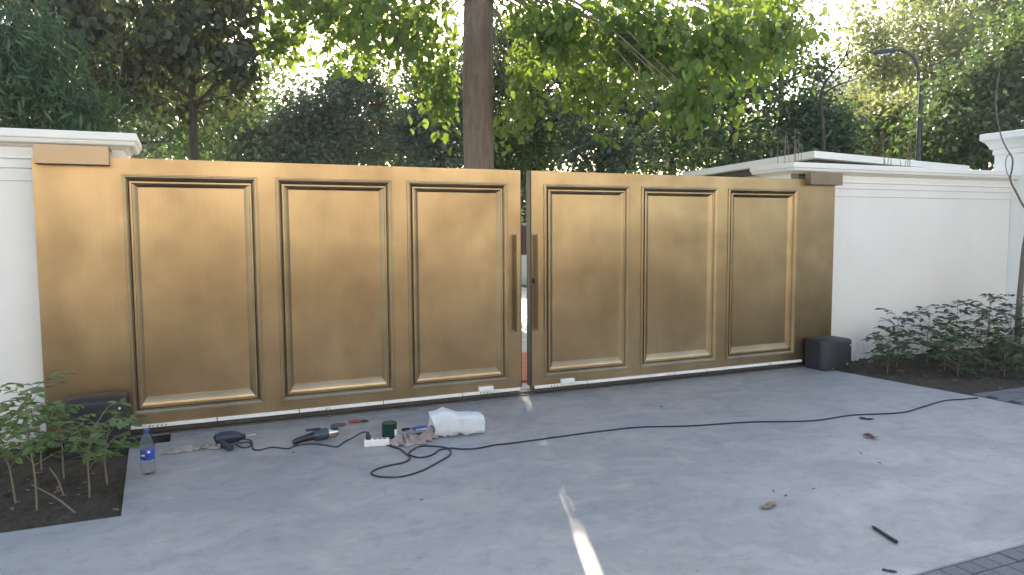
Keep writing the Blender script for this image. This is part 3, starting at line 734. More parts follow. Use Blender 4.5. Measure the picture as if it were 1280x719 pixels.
# pliers
p = gp(451, 528); pl = empty('pliers', (p.x, p.y, 0), math.radians(-14)); tag(pl, 'red-handled pliers lying behind the green tin', 'pliers')
for s in (-1, 1):
    MB().tube([(0.0, 0.004 * s, 0.012), (-0.04, 0.018 * s, 0.013), (-0.10, 0.016 * s, 0.012)], [0.008, 0.010, 0.007], 8).build('grip', 'red_grip', pl, smooth=True)
    MB().tube([(0.0, -0.002 * s, 0.012), (0.02, 0.010 * s, 0.012), (0.065, 0.003 * s, 0.010)], [0.010, 0.010, 0.004], 8).build('jaw', 'black_plastic', pl, smooth=True)

# green tin
p = gp(487, 546.5); tn = empty('paint_tin', (p.x, p.y, 0)); tag(tn, 'small dark green tin with a white sticker', 'tin')
MB().lathe([(0.055, 0), (0.059, 0.003), (0.059, 0.108), (0.060, 0.110), (0.060, 0.117), (0.055, 0.119), (0.053, 0.112), (0.001, 0.112)], 28).build('can', 'green_paint', tn, smooth=True)
A = np.linspace(-1.15, -0.35, 7); MB().add([(0.0605 * math.cos(t), 0.0605 * math.sin(t), z) for z in (0.02, 0.07) for t in A], [(i, i + 1, 8 + i, 7 + i) for i in range(6)]).build('sticker', 'label_white', tn)

# socket box with a plug
p = gp(471, 557); sb = empty('socket_strip', (p.x, p.y, 0), math.radians(-13)); tag(sb, 'white extension socket box with a black plug in its end', 'socket strip')
MB().box(-0.095, 0.095, -0.03, 0.03, 0.0, 0.052).build('case', 'white_plastic', sb, bevel=0.007)
pg = MB().tube([(-0.062, 0, 0.0515), (-0.062, 0, 0.068), (-0.062, 0, 0.085), (-0.066, 0, 0.11)], [0.019, 0.020, 0.016, 0.007], 12).build('plug', 'black_plastic', sb, smooth=True)
for i in range(3):
    MB().lathe([(0.014, 0.0), (0.014, 0.0015)], 14, (-0.01 + i * 0.035, 0, 0.0515)).build('socket', 'black_plastic', sb)

# blue packet and two tools by the bag
p = gp(525, 536.5); bp_ = MB().box(-0.06, 0.06, -0.03, 0.03, 0.0, 0.022)
k = bp_.build('packet', 'blue_wrap', bevel=0.008, loc=(p.x, p.y, 0.0)); k.rotation_euler[2] = 0.15; tag(k, 'small blue and white packet beside the white bag', 'packet')
MB().box(-0.05, 0.05, -0.0335, -0.0305, 0.003, 0.012).build('white_panel', 'label_white', k)
p = gp(519, 539); sd = empty('screwdriver', (p.x, p.y, 0), 0.2); tag(sd, 'screwdriver with dark handle poking out beside the blue packet', 'screwdriver')
MB().tube([(-0.09, 0.06, 0.012), (-0.075, 0.06, 0.013), (-0.02, 0.06, 0.012)], [0.009, 0.012, 0.009], 10).build('handle', 'black_plastic', sd, smooth=True)
MB().tube([(-0.02, 0.06, 0.012), (0.08, 0.06, 0.006)], 0.0035, 8).build('shaft', 'bright_steel', sd)
p = gp(530, 543.5); fl = empty('scraper', (p.x, p.y, 0), -0.08); tag(fl, 'flat dark scraper lying between the rag and the white bag', 'scraper')
MB().tube([(-0.09, 0, 0.011), (-0.02, 0, 0.012), (0.0, 0, 0.011)], [0.008, 0.010, 0.008], 10).build('handle', 'black_plastic', fl, smooth=True)
MB().add([(0, -0.009, 0.009), (0.09, -0.022, 0.003), (0.09, 0.022, 0.003), (0, 0.009, 0.009), (0, -0.009, 0.012), (0.09, -0.022, 0.005), (0.09, 0.022, 0.005), (0, 0.009, 0.012)], [(0, 3, 2, 1), (4, 5, 6, 7), (0, 1, 5, 4), (1, 2, 6, 5), (2, 3, 7, 6), (3, 0, 4, 7)]).build('blade', 'rail_steel', fl)

# white crumpled bag: a lofted, dented tube lying on its side
def bag():
    p = gp(571, 543); rng = np.random.default_rng(8); root_loc = (p.x, p.y, 0)
    n, k = 20, 15; V = []
    for i in range(k):
        t = i / (k - 1); x = -0.215 + 0.43 * t
        hw = 0.085 + 0.02 * math.sin(t * 3.0); hh = 0.098 - 0.016 * t + 0.02 * math.exp(-((t - 0.28) / 0.16) ** 2)
        if t > 0.94: hw *= 0.93; hh *= 0.94
        for j in range(n):
            a = 2 * math.pi * j / n; ca, sa = math.cos(a), math.sin(a)
            sq = 1 / max(abs(ca), abs(sa)) ** 0.75
            dent = 1 - 0.16 * math.exp(-((t - 0.47) / 0.09) ** 2) * max(0, -ca) - 0.05 * abs(math.sin(a * 3 + t * 9)) - 0.04 * abs(math.sin(a * 5 - t * 14 + 1))
            y = hw * ca * sq * dent; z = hh * (1 + sa * sq * dent * 0.98)
            y += rng.normal(0, 0.0028); z += rng.normal(0, 0.0028); x += rng.normal(0, 0.003)
            z = max(z, 0.003); V.append((x + 0.014 * math.sin(a * 2 + 1) * (1 if t < 0.5 else 0.3), y, z))
    Fq = [(i * n + j, i * n + (j + 1) % n, (i + 1) * n + (j + 1) % n, (i + 1) * n + j) for i in range(k - 1) for j in range(n)]
    b = len(V); V.append((0.222, 0, 0.09)); Fq += [((k - 1) * n + j, (k - 1) * n + (j + 1) % n, b) for j in range(n)]
    V.append((-0.10, 0, 0.09)); Fq += [((j + 1) % n, j, b + 1) for j in range(n)]
    o = MB().add(V, Fq).build('plastic_bag', 'white_bag_film', smooth=True, loc=root_loc); o.rotation_euler[2] = math.radians(-5)
    return tag(o, 'crumpled white plastic bag standing beside the rag and tools', 'bag')
bag()

# cables
def cable(name, pix, r, label, lift=None, cat='cable', mat='rubber_cable'):
    pts = []
    for i, q in enumerate(pix):
        z = (q[2] if len(q) > 2 else 0.0) + r; w = onz(q[0], q[1], z); pts.append(w)
    o = MB().tube(smooth_path(pts, 7), r, 8).build(name, mat, smooth=True); return tag(o, label, cat)
zc = lambda x, y: (420 + x / 6.4, 500 + y / 6.4)
long_pix = [(484, 556.5), zc(460, 378), zc(510, 392), zc(560, 430), zc(592, 465), zc(540, 500), zc(400, 530), zc(310, 560), zc(283, 590), zc(340, 612), zc(460, 618), zc(570, 603), zc(700, 560), zc(830, 490), zc(900, 450), zc(918, 420), zc(890, 385), zc(760, 368), zc(670, 372), zc(610, 400), zc(582, 432), zc(620, 452), zc(680, 460), zc(740, 450), zc(785, 430), zc(830, 400, )[:2], zc(920, 386), zc(1000, 392), zc(1100, 390), zc(1180, 378), zc(1280, 358)]
long_pix += [(640, 554), (705, 545), (752, 539), (800, 534), (860, 532.5), (900, 530), (940, 527.5), (1015, 526), (1065, 519), (1125, 516), (1152, 509), (1180, 501), (1205, 499), (1222, 497.5)]
cable('extension_cable', long_pix, 0.0062, 'long black extension cable looping by the rag and crossing the concrete')
z4 = lambda x, y, z=0.0: (240 + x / 6.4, 500 + y / 6.4, z)
cable('electric_cable', [z4(345, 352, 0.015), z4(400, 380), z4(450, 378), z4(475, 355), z4(445, 338, .012), z4(380, 345, .02), z4(380, 318, .02), z4(440, 316, .01), z4(480, 335), z4(486, 388), z4(540, 400), z4(640, 378), z4(760, 390), z4(815, 372), z4(860, 362)], 0.0055, 'black drill cord looping from the drill towards the grinder')
cable('electric_cable', [z4(805, 352, .01), z4(860, 358, 0.0), z4(960, 352), z4(1060, 360), z4(1160, 374), (431, 552), (440, 548, .02), (447, 543.5, .04), (454, 540.5, .06), (459, 540.5, .08), (460.6, 544, .09)], 0.0055, 'black grinder cord rising in an arch to the plug')

# litter on the concrete
def flake(name, u, v, s, mat, label, seed, group=None, cat='dry leaf', curl=0.25):
    rng = np.random.default_rng(seed); p = gp(u, v); V = []; n = 10
    V.append((0, 0, s * 0.12))
    for j in range(n):
        a = 2 * math.pi * j / n; r = s * (0.55 + 0.45 * abs(math.cos(a))) * rng.uniform(0.7, 1.1)
        V.append((r * math.cos(a), 0.6 * r * math.sin(a), max(0.002, s * curl * (0.4 * abs(math.sin(a * 1.5 + seed)) + 0.1))))
    o = MB().add(V, [(0, 1 + j, 1 + (j + 1) % n) for j in range(n)]).build(name, mat, loc=(p.x, p.y, 0.001)); o.rotation_euler[2] = rng.uniform(0, 6)
    md = o.modifiers.new('t', 'SOLIDIFY'); md.thickness = 0.0015
    return tag(o, label, cat, group)
flake('dry_leaf', 1088, 547.5, 0.075, 'dry_leaf_red', 'curled reddish brown dead leaf on the concrete near the cable', 1, curl=0.7)
flake('dry_leaf', 960, 634, 0.075, 'dry_leaf_tan', 'torn tan dead leaf lying flat on bare concrete', 2, curl=0.5)
flake('dry_leaf', 1082, 524, 0.075, 'dark_litter', 'small dark dead leaf just in front of the cable', 3, curl=0.3)
flake('dry_leaf', 1111, 714, 0.035, 'dark_litter', 'small dark dead leaf close to the block pavers', 4)
for i, (u, v, s) in enumerate([(827, 509, .026), (967, 614, .014), (982, 620, .014), (1017, 611, .010), (1076, 567, .014), (1100, 579, .016), (527, 625, .012), (367, 566, .014), (600, 509, .012)]):
    flake('leaf_scrap', u, v, s, 'dark_litter', 'tiny dark scrap of litter on the concrete', 20 + i, 'scraps of litter on the concrete', 'litter', 0.5)
a, b = gp(1089, 659), gp(1121, 680); d = (b - a).normalized()
pn = empty('marker_pen', (a.x, a.y, 0), math.atan2(d.y, d.x)); tag(pn, 'slim black pen lying alone on the concrete', 'pen')
ln = (b - a).length
MB().tube([(0.02, 0, 0.009), (0.024, 0, 0.009), (ln - 0.004, 0, 0.010), (ln, 0, 0.010)], [0.006, 0.0085, 0.0095, 0.007], 12).build('barrel', 'black_plastic', pn, smooth=True)
MB().tube([(0.0, 0, 0.008), (0.022, 0, 0.009)], [0.0015, 0.006], 10).build('tip', 'rail_steel', pn, smooth=True)

# ------------------------------------------------------------------ planter plants
def sapling(u, v, h, label, seed, lean=(0, 0), fronds=9, leaflets=7, lsize=0.075, mat='leaf_shrub', joined=False, kind='oval', base=None, group='leafy saplings in the planter', spread=0.26, wig=0.02):
    rng = np.random.default_rng(seed); b = Vector(base) if base is not None else gp(u, v, -0.045); root = empty('sapling', (b.x, b.y, -0.05)); tag(root, label, 'sapling', None)
    st = MB(); path = [np.array((lean[0] * t * t + wig * math.sin(t * 5 + seed) * t, lean[1] * t * t + wig * math.cos(t * 4 + seed) * t, h * t)) for t in np.linspace(0, 1, 8)]
    st.tube(path, list(np.linspace(0.0065, 0.0025, 8)), 6); P = []; D = []; S = []
    for i in range(fronds):
        t = (0.12 if joined else 0.40) + (0.88 if joined else 0.60) * (i + rng.uniform(0, .8)) / fronds; t = min(t, 1.0); s = np.array([np.interp(t, np.linspace(0, 1, 8), [q[j] for q in path]) for j in range(3)])
        az = i * 2.4 + rng.uniform(-.5, .5); el = rng.uniform(0.0, 0.8); L = spread * rng.uniform(0.6, 1.2)
        e = s + L * np.array([math.cos(az) * math.cos(el), math.sin(az) * math.cos(el), math.sin(el) * 0.8]); mid = (s + e) / 2 + np.array([0, 0, 0.04])
        pt = smooth_path([s, mid, e], 5); st.tube(pt, list(np.linspace(0.003, 0.0012, len(pt))), 4, False)
        for j in range(leaflets):
            f = 0.3 + 0.7 * j / max(1, leaflets - 1); q = pt[min(int(f * (len(pt) - 1)), len(pt) - 1)]
            side = (1 if j % 2 else -1) if j < leaflets - 1 else 0
            da = az + side * rng.uniform(0.7, 1.2); de = rng.uniform(-0.5, 0.35)
            P.append(q); D.append((math.cos(da) * math.cos(de), math.sin(da) * math.cos(de), math.sin(de))); S.append(lsize * rng.uniform(0.65, 1.25))
    st.build('stem', 'twig_bark', root, smooth=True)
    T, faces = LEAF[kind]; me = None
    if joined: V = []; Fc = []
    else:
        me = bpy.data.meshes.new('leaf'); me.from_pydata([tuple(x) for x in T], [], faces); me.materials.append(MATS[mat])
    for q, dd, s in zip(P, D, S):
        x = Vector(dd).normalized(); z = (Vector(rng.normal(0, 0.35, 3)) + Vector((0, 0, 1))); z = (z - x * z.dot(x)).normalized(); y = z.cross(x)
        M = Matrix(((x.x * s, y.x * s, z.x * s, q[0]), (x.y * s, y.y * s, z.y * s, q[1]), (x.z * s, y.z * s, z.z * s, q[2]), (0, 0, 0, 1)))
        if joined:
            bb = len(V); V += [tuple(M @ Vector(t)) for t in T]; Fc += [tuple(bb + i for i in f) for f in faces]
        else:
            o = bpy.data.objects.new('leaf', me); COL.objects.link(o); o.parent = root; o.matrix_basis = M
    if joined:
        o = MB().add(V, Fc).build('leaves', mat, root); o['kind'] = 'stuff'
    return root
sapling(46, 640, 0.70, 'tallest leafy sapling in front of the white wall, its top twig bare and forked', 1, (-0.02, 0.0), 17, 9, 0.075)
sapling(112, 626, 0.50, 'leafy sapling right in front of the dark motor box', 2, (0.05, -0.02), 12, 8, 0.08)
sapling(134, 606, 0.40, 'small leafy sapling between the motor box and the concrete corner', 3, (0.0, 0.03), 12, 8, 0.07)
sapling(20, 632, 0.55, 'low bushy sapling spreading against the foot of the white wall', 4, (-0.12, 0.0), 14, 8, 0.075)
sapling(80, 598, 0.46, 'bushy sapling beside the steel rack piece', 5, (-0.05, 0.05), 12, 8, 0.075)
sapling(52, 590, 0.50, 'sapling close to the gate leaf end behind the tallest sapling', 6, (-0.05, 0.05), 12, 8, 0.075)
sapling(-20, 610, 0.62, 'leafy sapling at the far side of the planter away from the motor box', 7, (0.05, 0.0), 14, 8, 0.08)
# fallen bare sticks in the left planter
for i, (u0, v0, h0, u1, v1, h1, lab) in enumerate([(40, 606, 0.10, 100, 646, 0.0, 'bare pale stick slanting to the soil among the saplings'), (62, 585, 0.15, 80, 622, 0.0, 'short bare stick leaning by the sapling stems')]):
    A, B_ = onz(u0, v0, h0 - 0.04), onz(u1, v1, -0.05); M_ = (A + B_) / 2 + np.array([0.01, 0, 0.01])
    tag(MB().tube(smooth_path([A, M_, B_], 6), list(np.linspace(0.004, 0.006, 13)), 6).build('stick', 'twig_bark', smooth=True), lab, 'stick')
rng1 = random.Random(11)
for i in range(16):
    u, v = rng1.uniform(10, 145), rng1.uniform(590, 640)
    q = gp(u, v, -0.035); o = flake('leaf_scrap', u, v, rng1.uniform(.012, .03), 'dry_leaf_tan', 'small dry leaf scrap on the soil under the saplings', 60 + i, 'leaf scraps on the planter soil', 'litter', 0.5); o.location = (q.x, q.y, -0.022)

# right planter shrubs
sh = [(4.35, -0.55, .42, 1), (4.75, -0.35, .62, 2), (5.05, -0.75, .50, 3), (5.35, -0.30, .60, 4), (5.7, -0.8, .60, 5), (5.85, -0.3, .72, 6), (6.2, -0.75, .70, 7), (6.5, -0.3, .78, 8), (6.75, -0.85, .72, 9), (7.1, -0.5, .76, 10), (5.35, -1.25, .40, 11), (5.9, -1.3, .50, 12), (4.85, -1.05, .34, 13), (6.5, -1.35, .55, 14)]
for i, (x, y, h, sd_) in enumerate(sh):
    r = sapling(0, 0, h, 'dark glossy-leaved shrub in the planter along the bright white wall', 100 + sd_, (0.02, 0.0), 19, 9, 0.09, 'leaf_shrub_deep', True, base=(x, y, -0.05), spread=0.27)
    r.name = 'planter_shrub'; r['category'] = 'shrub'; r['group'] = 'shrubs along the bright white wall'
    if i == 0: r['label'] = 'small sparse shrub beside the motor box at the bright white wall'; del r['group']
rng2 = random.Random(12)
for i in range(14):
    q = (rng2.uniform(4.3, 6.4), rng2.uniform(-1.7, -0.6)); o = flake('leaf_scrap', 600, 600, rng2.uniform(.02, .05), 'dry_leaf_tan', 'dry leaf scrap on the soil under the dark shrubs', 90 + i, 'leaf scraps under the shrubs', 'litter', 0.5); o.location = (q[0], q[1], -0.022)

# young tree at the right edge with a curling thin shoot
D0 = math.hypot(6.35 - CAM[0], -0.75 - CAM[1])
yt = empty('young_tree', (*hd(1271, 450, D0)[:2], -0.05)); tag(yt, 'slender bare young tree with a curling shoot in front of the white wall', 'tree')
YB = np.array(yt.location)
pp = [hd(1271, 455, D0), hd(1272, 420, D0), hd(1274, 380, D0), hd(1277, 345, D0), hd(1280, 310, D0), hd(1287, 270, D0), hd(1300, 200, D0), hd(1310, 120, D0)]
pp[0][2] = -0.05
MB().tube(smooth_path([q - YB for q in pp], 5), list(np.linspace(0.042, 0.012, 36)), 10).build('trunk', 'sapling_bark', yt, smooth=True)
D1 = D0 - 0.1
sh1 = [hd(1288, 268, D0), hd(1279, 257, D1), hd(1270, 240, D1), hd(1263, 225, D1), hd(1265, 212, D1), hd(1265.5, 198, D1), hd(1259, 187, D1), hd(1252, 172, D1), hd(1247, 150, D1), hd(1244.5, 125, D1), hd(1247, 105, D1), hd(1250, 88, D1)]
MB().tube(smooth_path([q - YB for q in sh1], 5), list(np.linspace(0.014, 0.006, 56)), 6).build('shoot', 'sapling_bark', yt, smooth=True)
sh2 = [hd(1263.5, 225, D1), hd(1258.5, 215, D1), hd(1257, 203, D1), hd(1259.5, 195, D1), hd(1264, 192, D1)]
MB().tube(smooth_path([q - YB for q in sh2], 5), 0.005, 6).build('shoot', 'sapling_bark', yt, smooth=True)

# bare twiggy shrubs behind the right wall
def twigs(us, y, label, seed, v_top=165):
    rng = np.random.default_rng(seed); b = ony(sum(us) / 2, 220, y); r = empty('bare_shrub', (b[0], b[1], GZ)); tag(r, label, 'shrub'); RB = np.array(r.location)
    for i in range(9):
        u = rng.uniform(us[0], us[1]); top = ony(u + rng.normal(0, 3), v_top + rng.uniform(0, 22), y + rng.normal(0, .08)); s = np.array([b[0] + rng.normal(0, .08), b[1] + rng.normal(0, .05), GZ]); mid = (s + top) / 2 + rng.normal(0, 0.05, 3)
        pth = smooth_path([s - RB, mid - RB, top - RB], 6)
        MB().tube(pth, list(np.linspace(0.010, 0.003, len(pth))), 5).build('stem', 'twig_bark', r, smooth=True)
twigs((978, 1002), 1.0, 'bare twiggy shrub rising behind the wall corner by the gate', 3, 160)
twigs((1095, 1140), 1.1, 'wide bare twiggy shrub rising behind the wall near the street lamp', 4, 150)

# street lamp
LD = 16.0; lb_ = hd(1148, 200, LD); sl = empty('street_lamp', (lb_[0], lb_[1], GZ)); tag(sl, 'dark street lamp with curved arm standing among the trees', 'street lamp'); SB = np.array(sl.location)
ztop = zat(1148, 100, LD)
MB().tube([(0, 0, 0), (0, 0, 0.6), (0, 0, 0.62), (0, 0, ztop * 0.6), (0, 0, ztop)], [0.10, 0.10, 0.066, 0.058, 0.034], 12).build('pole', 'lamp_paint', sl, smooth=True)
arm = [hd(1148, 101, LD), hd(1147.5, 88, LD), hd(1143, 74, LD), hd(1134, 66, LD), hd(1124, 63, LD), hd(1114, 63.5, LD)]
MB().tube(smooth_path([q - SB for q in arm], 5), list(np.linspace(0.034, 0.024, 26)), 10).build('arm', 'lamp_paint', sl, smooth=True)
e = (hd(1108, 64.5, LD) - SB); ax = hd(1116, 63.5, LD) - hd(1100, 65.5, LD); ax /= np.linalg.norm(ax)
hdm = MB().tube([e - ax * 0.22, e - ax * 0.18, e, e + ax * 0.12, e + ax * 0.16], [0.025, 0.05, 0.055, 0.042, 0.03], 10).build('lamp_head', 'lamp_paint', sl, smooth=True)
MB().tube([e - ax * 0.15 - np.array([0, 0, .035]), e + ax * 0.06 - np.array([0, 0, .035])], [0.03, 0.03], 10).build('lens', 'lamp_glass', hdm)

# ------------------------------------------------------------------ trees behind the gate
def blob(u, v, D, hw_px, hh_px, w=1.0, depth=None):
    c = hd(u, v, D); s = D / F_PX * 1.1; return (c, (hw_px * s, (depth if depth else hw_px * s), hh_px * s), w)
def foot(u, D): q = hd(u, 300, D); return (q[0], q[1], GZ)

# 1 the big-leaved tree right behind the gap
B1 = foot(601, 11.5); az1 = math.atan2(B1[0] - CAM[0], B1[1] - CAM[1])
def cond1(P):
    d = np.hypot(P[:, 0] - CAM[0], P[:, 1] - CAM[1]); a = np.arctan2(P[:, 0] - CAM[0], P[:, 1] - CAM[1]); el = (P[:, 2] - CAM[2]) / d
    infront = (np.abs(a - az1) < math.radians(1.75)) & (d < 11.9) & (el < 0.36)
    low = P[:, 2] < 2.4
    return ~(infront | low)
tree('broadleaf_tree', 'tall tree with thick brown trunk and fresh green leaves behind the gate gap', B1, 0.235, 5.5,
     [blob(520, 40, 10.6, 95, 70, 1.1), blob(440, 20, 11.2, 75, 50, .8), blob(385, 0, 11.6, 55, 38, .75), blob(345, 50, 12.0, 30, 40, .22), blob(740, 110, 11.6, 110, 60, .6), blob(560, 110, 10.4, 35, 60, .35), blob(690, 40, 10.6, 80, 75, 1.2), blob(800, 50, 10.2, 90, 70, 1.2), blob(900, 55, 9.8, 75, 65, 0.9), blob(960, 40, 10.5, 40, 50, .35), blob(860, 130, 9.2, 45, 30, .22), blob(650, 130, 11.8, 40, 55, .35),
      blob(600, -140, 11.8, 270, 120, 2.6, 2.6)],
     520, 22, 'broad', 0.13, 'leaf_fresh', 'bark_brown', 21, 0.36, 45, 0.3, (0.05, 0.1), 14, 110, cond=cond1, shell=0.25, solo=290, top_z=8.4)
# 2 dark big-leaved tree at the left, thin trunk
def cond2(P):
    d = np.hypot(P[:, 0] - CAM[0], P[:, 1] - CAM[1]); el = (P[:, 2] - CAM[2]) / d; a = np.degrees(np.arctan2(P[:, 0] - CAM[0], P[:, 1] - CAM[1]))
    return ~((a > 5.6) | ((el < 0.13) & (a < 0.5)))
tree('umber_tree', 'dark umber big-leaved tree with slim black trunk above the wall', foot(246, 11.0), 0.055, 3.4,
     [blob(110, 20, 11, 110, 70, 1.4), blob(215, 60, 11, 80, 80, 1.3), blob(290, 75, 10.8, 38, 60, .55), blob(270, 10, 11, 60, 45, .6), blob(130, -110, 11, 200, 80, 1.2), blob(25, -5, 11.2, 75, 45, .9), blob(170, 110, 11.4, 60, 40, .4)],
     260, 26, 'broad', 0.13, 'leaf_umber', 'bark_dark', 22, 0.30, 45, 0.25, (0.0, 0.0), 8, 26, cond=cond2, shell=0.3, solo=160, top_z=5.2)
# 3 feathery conifer at the far left
tree('feathery_conifer', 'feathery green conifer rising behind the white wall end', foot(28, 9.6), 0.07, 1.6,
     [blob(20, 110, 9.6, 75, 55, 1.2), blob(10, 60, 9.6, 60, 40, .8), blob(-50, 90, 9.6, 70, 90, .8), blob(95, 140, 9.4, 50, 24, .5)], 150, 70, 'narrow', 0.14, 'leaf_feather', 'bark_dark', 23, 0.30, 40, 0.2, limbs=24, top_z=3.9)
tree('grey_green_tree', 'broad grey-green tree filling in behind the dark big-leaved tree', foot(120, 17), 0.14, 2.0, [blob(150, 70, 17, 130, 95, 1.5), blob(60, 120, 17, 80, 60, .6), blob(230, 130, 17, 70, 60, .6)],
     210, 42, 'oval', 0.17, 'leaf_mid', 'bark_dark', 57, 0.5, 30, 0.35, limbs=24, shell=0.3, top_z=6.0)
# 4 evergreen wall in the middle
K = [(396, 155, 17, 48, 58, 'leaf_bluish', 0), (478, 135, 18, 62, 76, 'leaf_dark', 0), (548, 145, 16.5, 48, 66, 'leaf_bluish', 0), (300, 150, 21, 62, 76, 'leaf_mid', 1), (345, 178, 19, 40, 36, 'leaf_feather', 1),
     (672, 115, 17, 50, 105, 'leaf_mid', 0), (752, 125, 16, 60, 100, 'leaf_bluish', 0), (840, 85, 18, 72, 135, 'leaf_dark', 0), (912, 125, 16.5, 60, 100, 'leaf_dark', 0), (972, 65, 18, 62, 135, 'leaf_dark', 0), (1015, 175, 17, 40, 40, 'leaf_dark', 0), (618, 130, 17.2, 44, 110, 'leaf_mid', 1)]
LABK = ['dark bluish evergreen rounding up beside the white patch of sky', 'tallest dark bluish evergreen between the dark umber tree and the brown trunk', 'dark bluish evergreen just beside the thick brown trunk', 'mid green tree behind the slim black trunk', 'blue-green bush low over the gate beside the slim black trunk',
        'dark evergreen standing just past the thick brown trunk', 'dense dark evergreen behind the hanging fresh green leaves', 'tall broad dark evergreen behind the middle of the hanging leaves', 'dark evergreen low behind the last hanging leaves', 'tall dark evergreen beside the bare branches and white sky', 'low dark evergreen over the roof slab of the gatehouse', 'mid green tree directly behind the thick brown trunk']
for i, (u, v, D, hw, hh, mat, gsel) in enumerate(K):
    tree('evergreen_tree' if gsel == 0 else 'green_tree', LABK[i], foot(u, D), 0.13, 1.2, [blob(u, v, D, hw, hh, 1.0), blob(u, v + hh * 0.7, D, hw * 1.05, hh * 0.6, .6), blob(u - hw * .4, v - hh * .3, D, hw * .5, hh * .6, .35)],
         95, 110, 'chip', 0.125, mat, 'bark_dark', 40 + i, 0.42, 20, 0.45, limbs=12, shell=0.75, top_z=zat(u, v - hh * 0.3, D) - GZ)
tree('yard_bush', 'dark bush seen over the maroon wall through the gap in the gate', foot(657, 25.5), 0.12, 0.6, [blob(657, 250, 25.5, 40, 45, 1.0)], 90, 90, 'chip', 0.16, 'leaf_dark', seed=58, limbs=10, top_z=2.6)
# 5 pale sunlit trees on the right with slim trunks
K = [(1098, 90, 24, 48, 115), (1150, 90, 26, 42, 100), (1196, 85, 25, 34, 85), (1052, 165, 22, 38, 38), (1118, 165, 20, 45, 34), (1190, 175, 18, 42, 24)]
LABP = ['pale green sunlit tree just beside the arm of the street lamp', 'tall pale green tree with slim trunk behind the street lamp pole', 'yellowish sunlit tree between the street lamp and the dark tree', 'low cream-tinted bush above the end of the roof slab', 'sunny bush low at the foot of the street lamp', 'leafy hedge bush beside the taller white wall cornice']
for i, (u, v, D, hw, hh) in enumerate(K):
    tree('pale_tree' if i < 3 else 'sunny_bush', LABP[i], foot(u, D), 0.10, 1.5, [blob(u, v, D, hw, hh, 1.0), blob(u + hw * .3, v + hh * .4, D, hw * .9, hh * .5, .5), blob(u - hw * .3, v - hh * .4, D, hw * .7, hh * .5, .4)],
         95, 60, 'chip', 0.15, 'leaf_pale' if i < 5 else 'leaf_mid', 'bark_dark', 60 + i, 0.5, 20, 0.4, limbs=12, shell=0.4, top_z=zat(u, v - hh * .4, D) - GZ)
tree('shade_tree', 'dark leafy tree behind the curling thin shoot', foot(1228, 17), 0.12, 1.2, [blob(1232, 140, 17, 45, 55, 1.0), blob(1262, 120, 17, 40, 60, .7)], 130, 75, 'chip', 0.12, 'leaf_dark', seed=70, limbs=12, top_z=4.2)
tree('lime_tree', 'bright green tree at the edge of the dark leafy tree', foot(1310, 17), 0.09, 2.0, [blob(1292, 60, 17, 30, 45, 1.0)], 60, 45, 'oval', 0.13, 'leaf_mid', seed=71, limbs=12, top_z=4.4)
tree('tall_far_tree', 'tall far tree spreading above the yellowish sunlit tree', foot(1255, 30), 0.2, 4.0, [blob(1250, 10, 30, 70, 45, 1.0), blob(1190, -10, 30, 50, 30, .5), blob(1255, 80, 30, 40, 50, .4)], 130, 60, 'chip', 0.20, 'leaf_mid', seed=72, clump_r=0.7, limbs=14, top_z=9.5)
# far row
for i in range(12):
    u = 60 + i * 88 + (i * 37 % 23); D = 36 + (i * 53 % 9); v = 178 - (i * 29 % 17)
    if 1000 < u < 1060: v = 190
    tree('distant_tree', 'hazy green distant tree filling the low gaps between nearer trunks' if i % 3 else 'hazy pale yellowish distant tree filling the low gaps between nearer trunks', foot(u, D), 0.2, 1.5, [blob(u, v, D, 50, 34, 1.0), blob(u + 20, v + 12, D, 45, 30, .6)], 70, 50, 'chip', 0.30, 'leaf_mid' if i % 3 else 'leaf_pale', seed=80 + i, clump_r=0.9, limbs=8, group='row of distant trees', top_z=5.0)

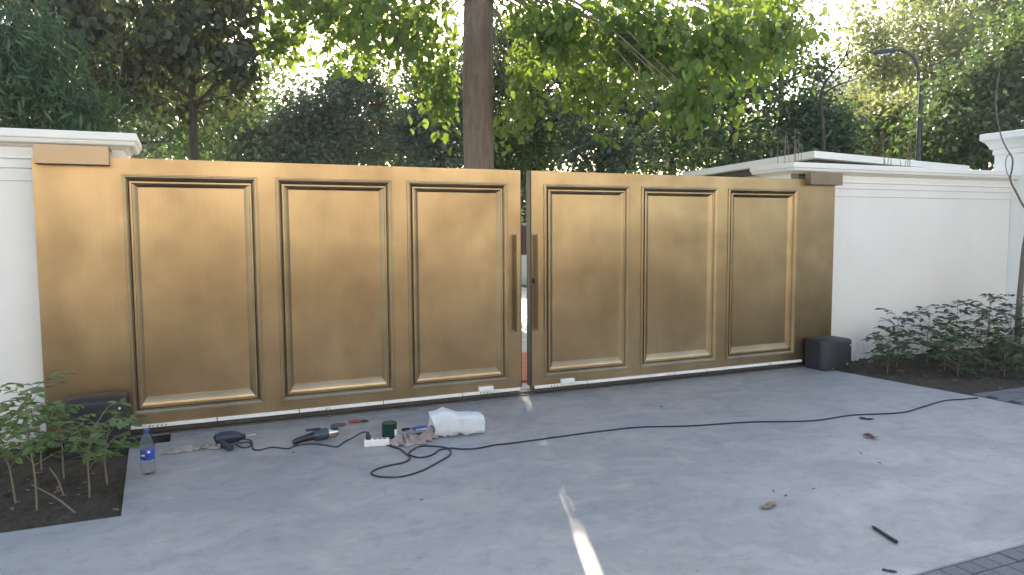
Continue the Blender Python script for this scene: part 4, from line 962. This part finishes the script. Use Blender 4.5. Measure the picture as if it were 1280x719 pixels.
# bare branching tree against the white sky
BD = 13.5; bb = foot(1024, BD); bt_ = empty('bare_tree', bb); tag(bt_, 'bare forking branches reaching into the white sky', 'tree'); BB = np.array(bb)
brs = [([(1030, 215), (1028, 150), (1026, 122), (1030, 105)], .032, .022), ([(1030, 105), (1040, 92), (1052, 78), (1060, 60), (1062, 46)], .022, .006), ([(1028, 118), (1044, 108), (1060, 102), (1074, 98)], .020, .006), ([(1045, 86), (1060, 82), (1072, 70)], .015, .004),
       ([(1030, 105), (1022, 96), (1012, 84), (1008, 72)], .02, .005), ([(1052, 78), (1048, 64), (1052, 50)], .012, .004), ([(1060, 102), (1066, 92), (1076, 88)], .010, .004), ([(1055, 72), (1066, 62), (1070, 54)], .010, .003), ([(1040, 92), (1036, 78), (1040, 66)], .012, .004)]
for j, (pts, r0, r1) in enumerate(brs):
    P = [hd(u, v, BD + 0.05 * j) - BB for u, v in pts]
    if j == 0: P = [np.array((P[0][0], P[0][1], 0))] + P
    P = smooth_path(P, 5); MB().tube(P, list(np.linspace(r0, r1, len(P))), 7).build('trunk' if j == 0 else 'branch', 'bark_dark', bt_, smooth=True)

# distant pale house with grey roof
DB = 70.0; q0, q1 = hd(1022, 100, DB), hd(1100, 100, DB); ho = empty('distant_house', (*((q0 + q1) / 2)[:2], GZ)); tag(ho, 'distant pale house with blue-grey roof seen under the bare branches', 'house')
ho.rotation_euler[2] = math.atan2(q1[1] - q0[1], q1[0] - q0[0]); W = np.linalg.norm((q1 - q0)[:2]) / 2; zr = zat(1060, 93, DB); ze = zat(1060, 112, DB)
MB().box(-W, W, -3, 3, 0, ze).build('wall', 'far_render', ho)
MB().add([(-W - .4, -3.5, ze), (W + .4, -3.5, ze), (W + .4, 3.5, ze), (-W - .4, 3.5, ze), (-W * .8, 0, zr), (W * .8, 0, zr)], [(0, 1, 5, 4), (2, 3, 4, 5), (1, 2, 5), (3, 0, 4), (0, 3, 2, 1)]).build('roof', 'slate_roof', ho)
for i in range(4):
    x = -W * .75 + i * W * .5; MB().box(x - .5, x + .5, -3.06, -2.98, ze - 2.2, ze - .8).build('window', 'window_dark', ho)

# thin sunlit air
hz = NT('haze_air'); pv_ = hz.n('ShaderNodeVolumePrincipled'); pv_.inputs['Color'].default_value = (0.93, 0.96, 1.0, 1); pv_.inputs['Density'].default_value = 0.0011; pv_.inputs['Anisotropy'].default_value = 0.3
hz.l(pv_.outputs[0], hz.out.inputs['Volume']); MATS['haze_air'] = hz.m
hb = MB().box(-70, 110, -45, 120, GZ - 1.0, 16.0).build('haze', 'haze_air'); hb['kind'] = 'stuff'
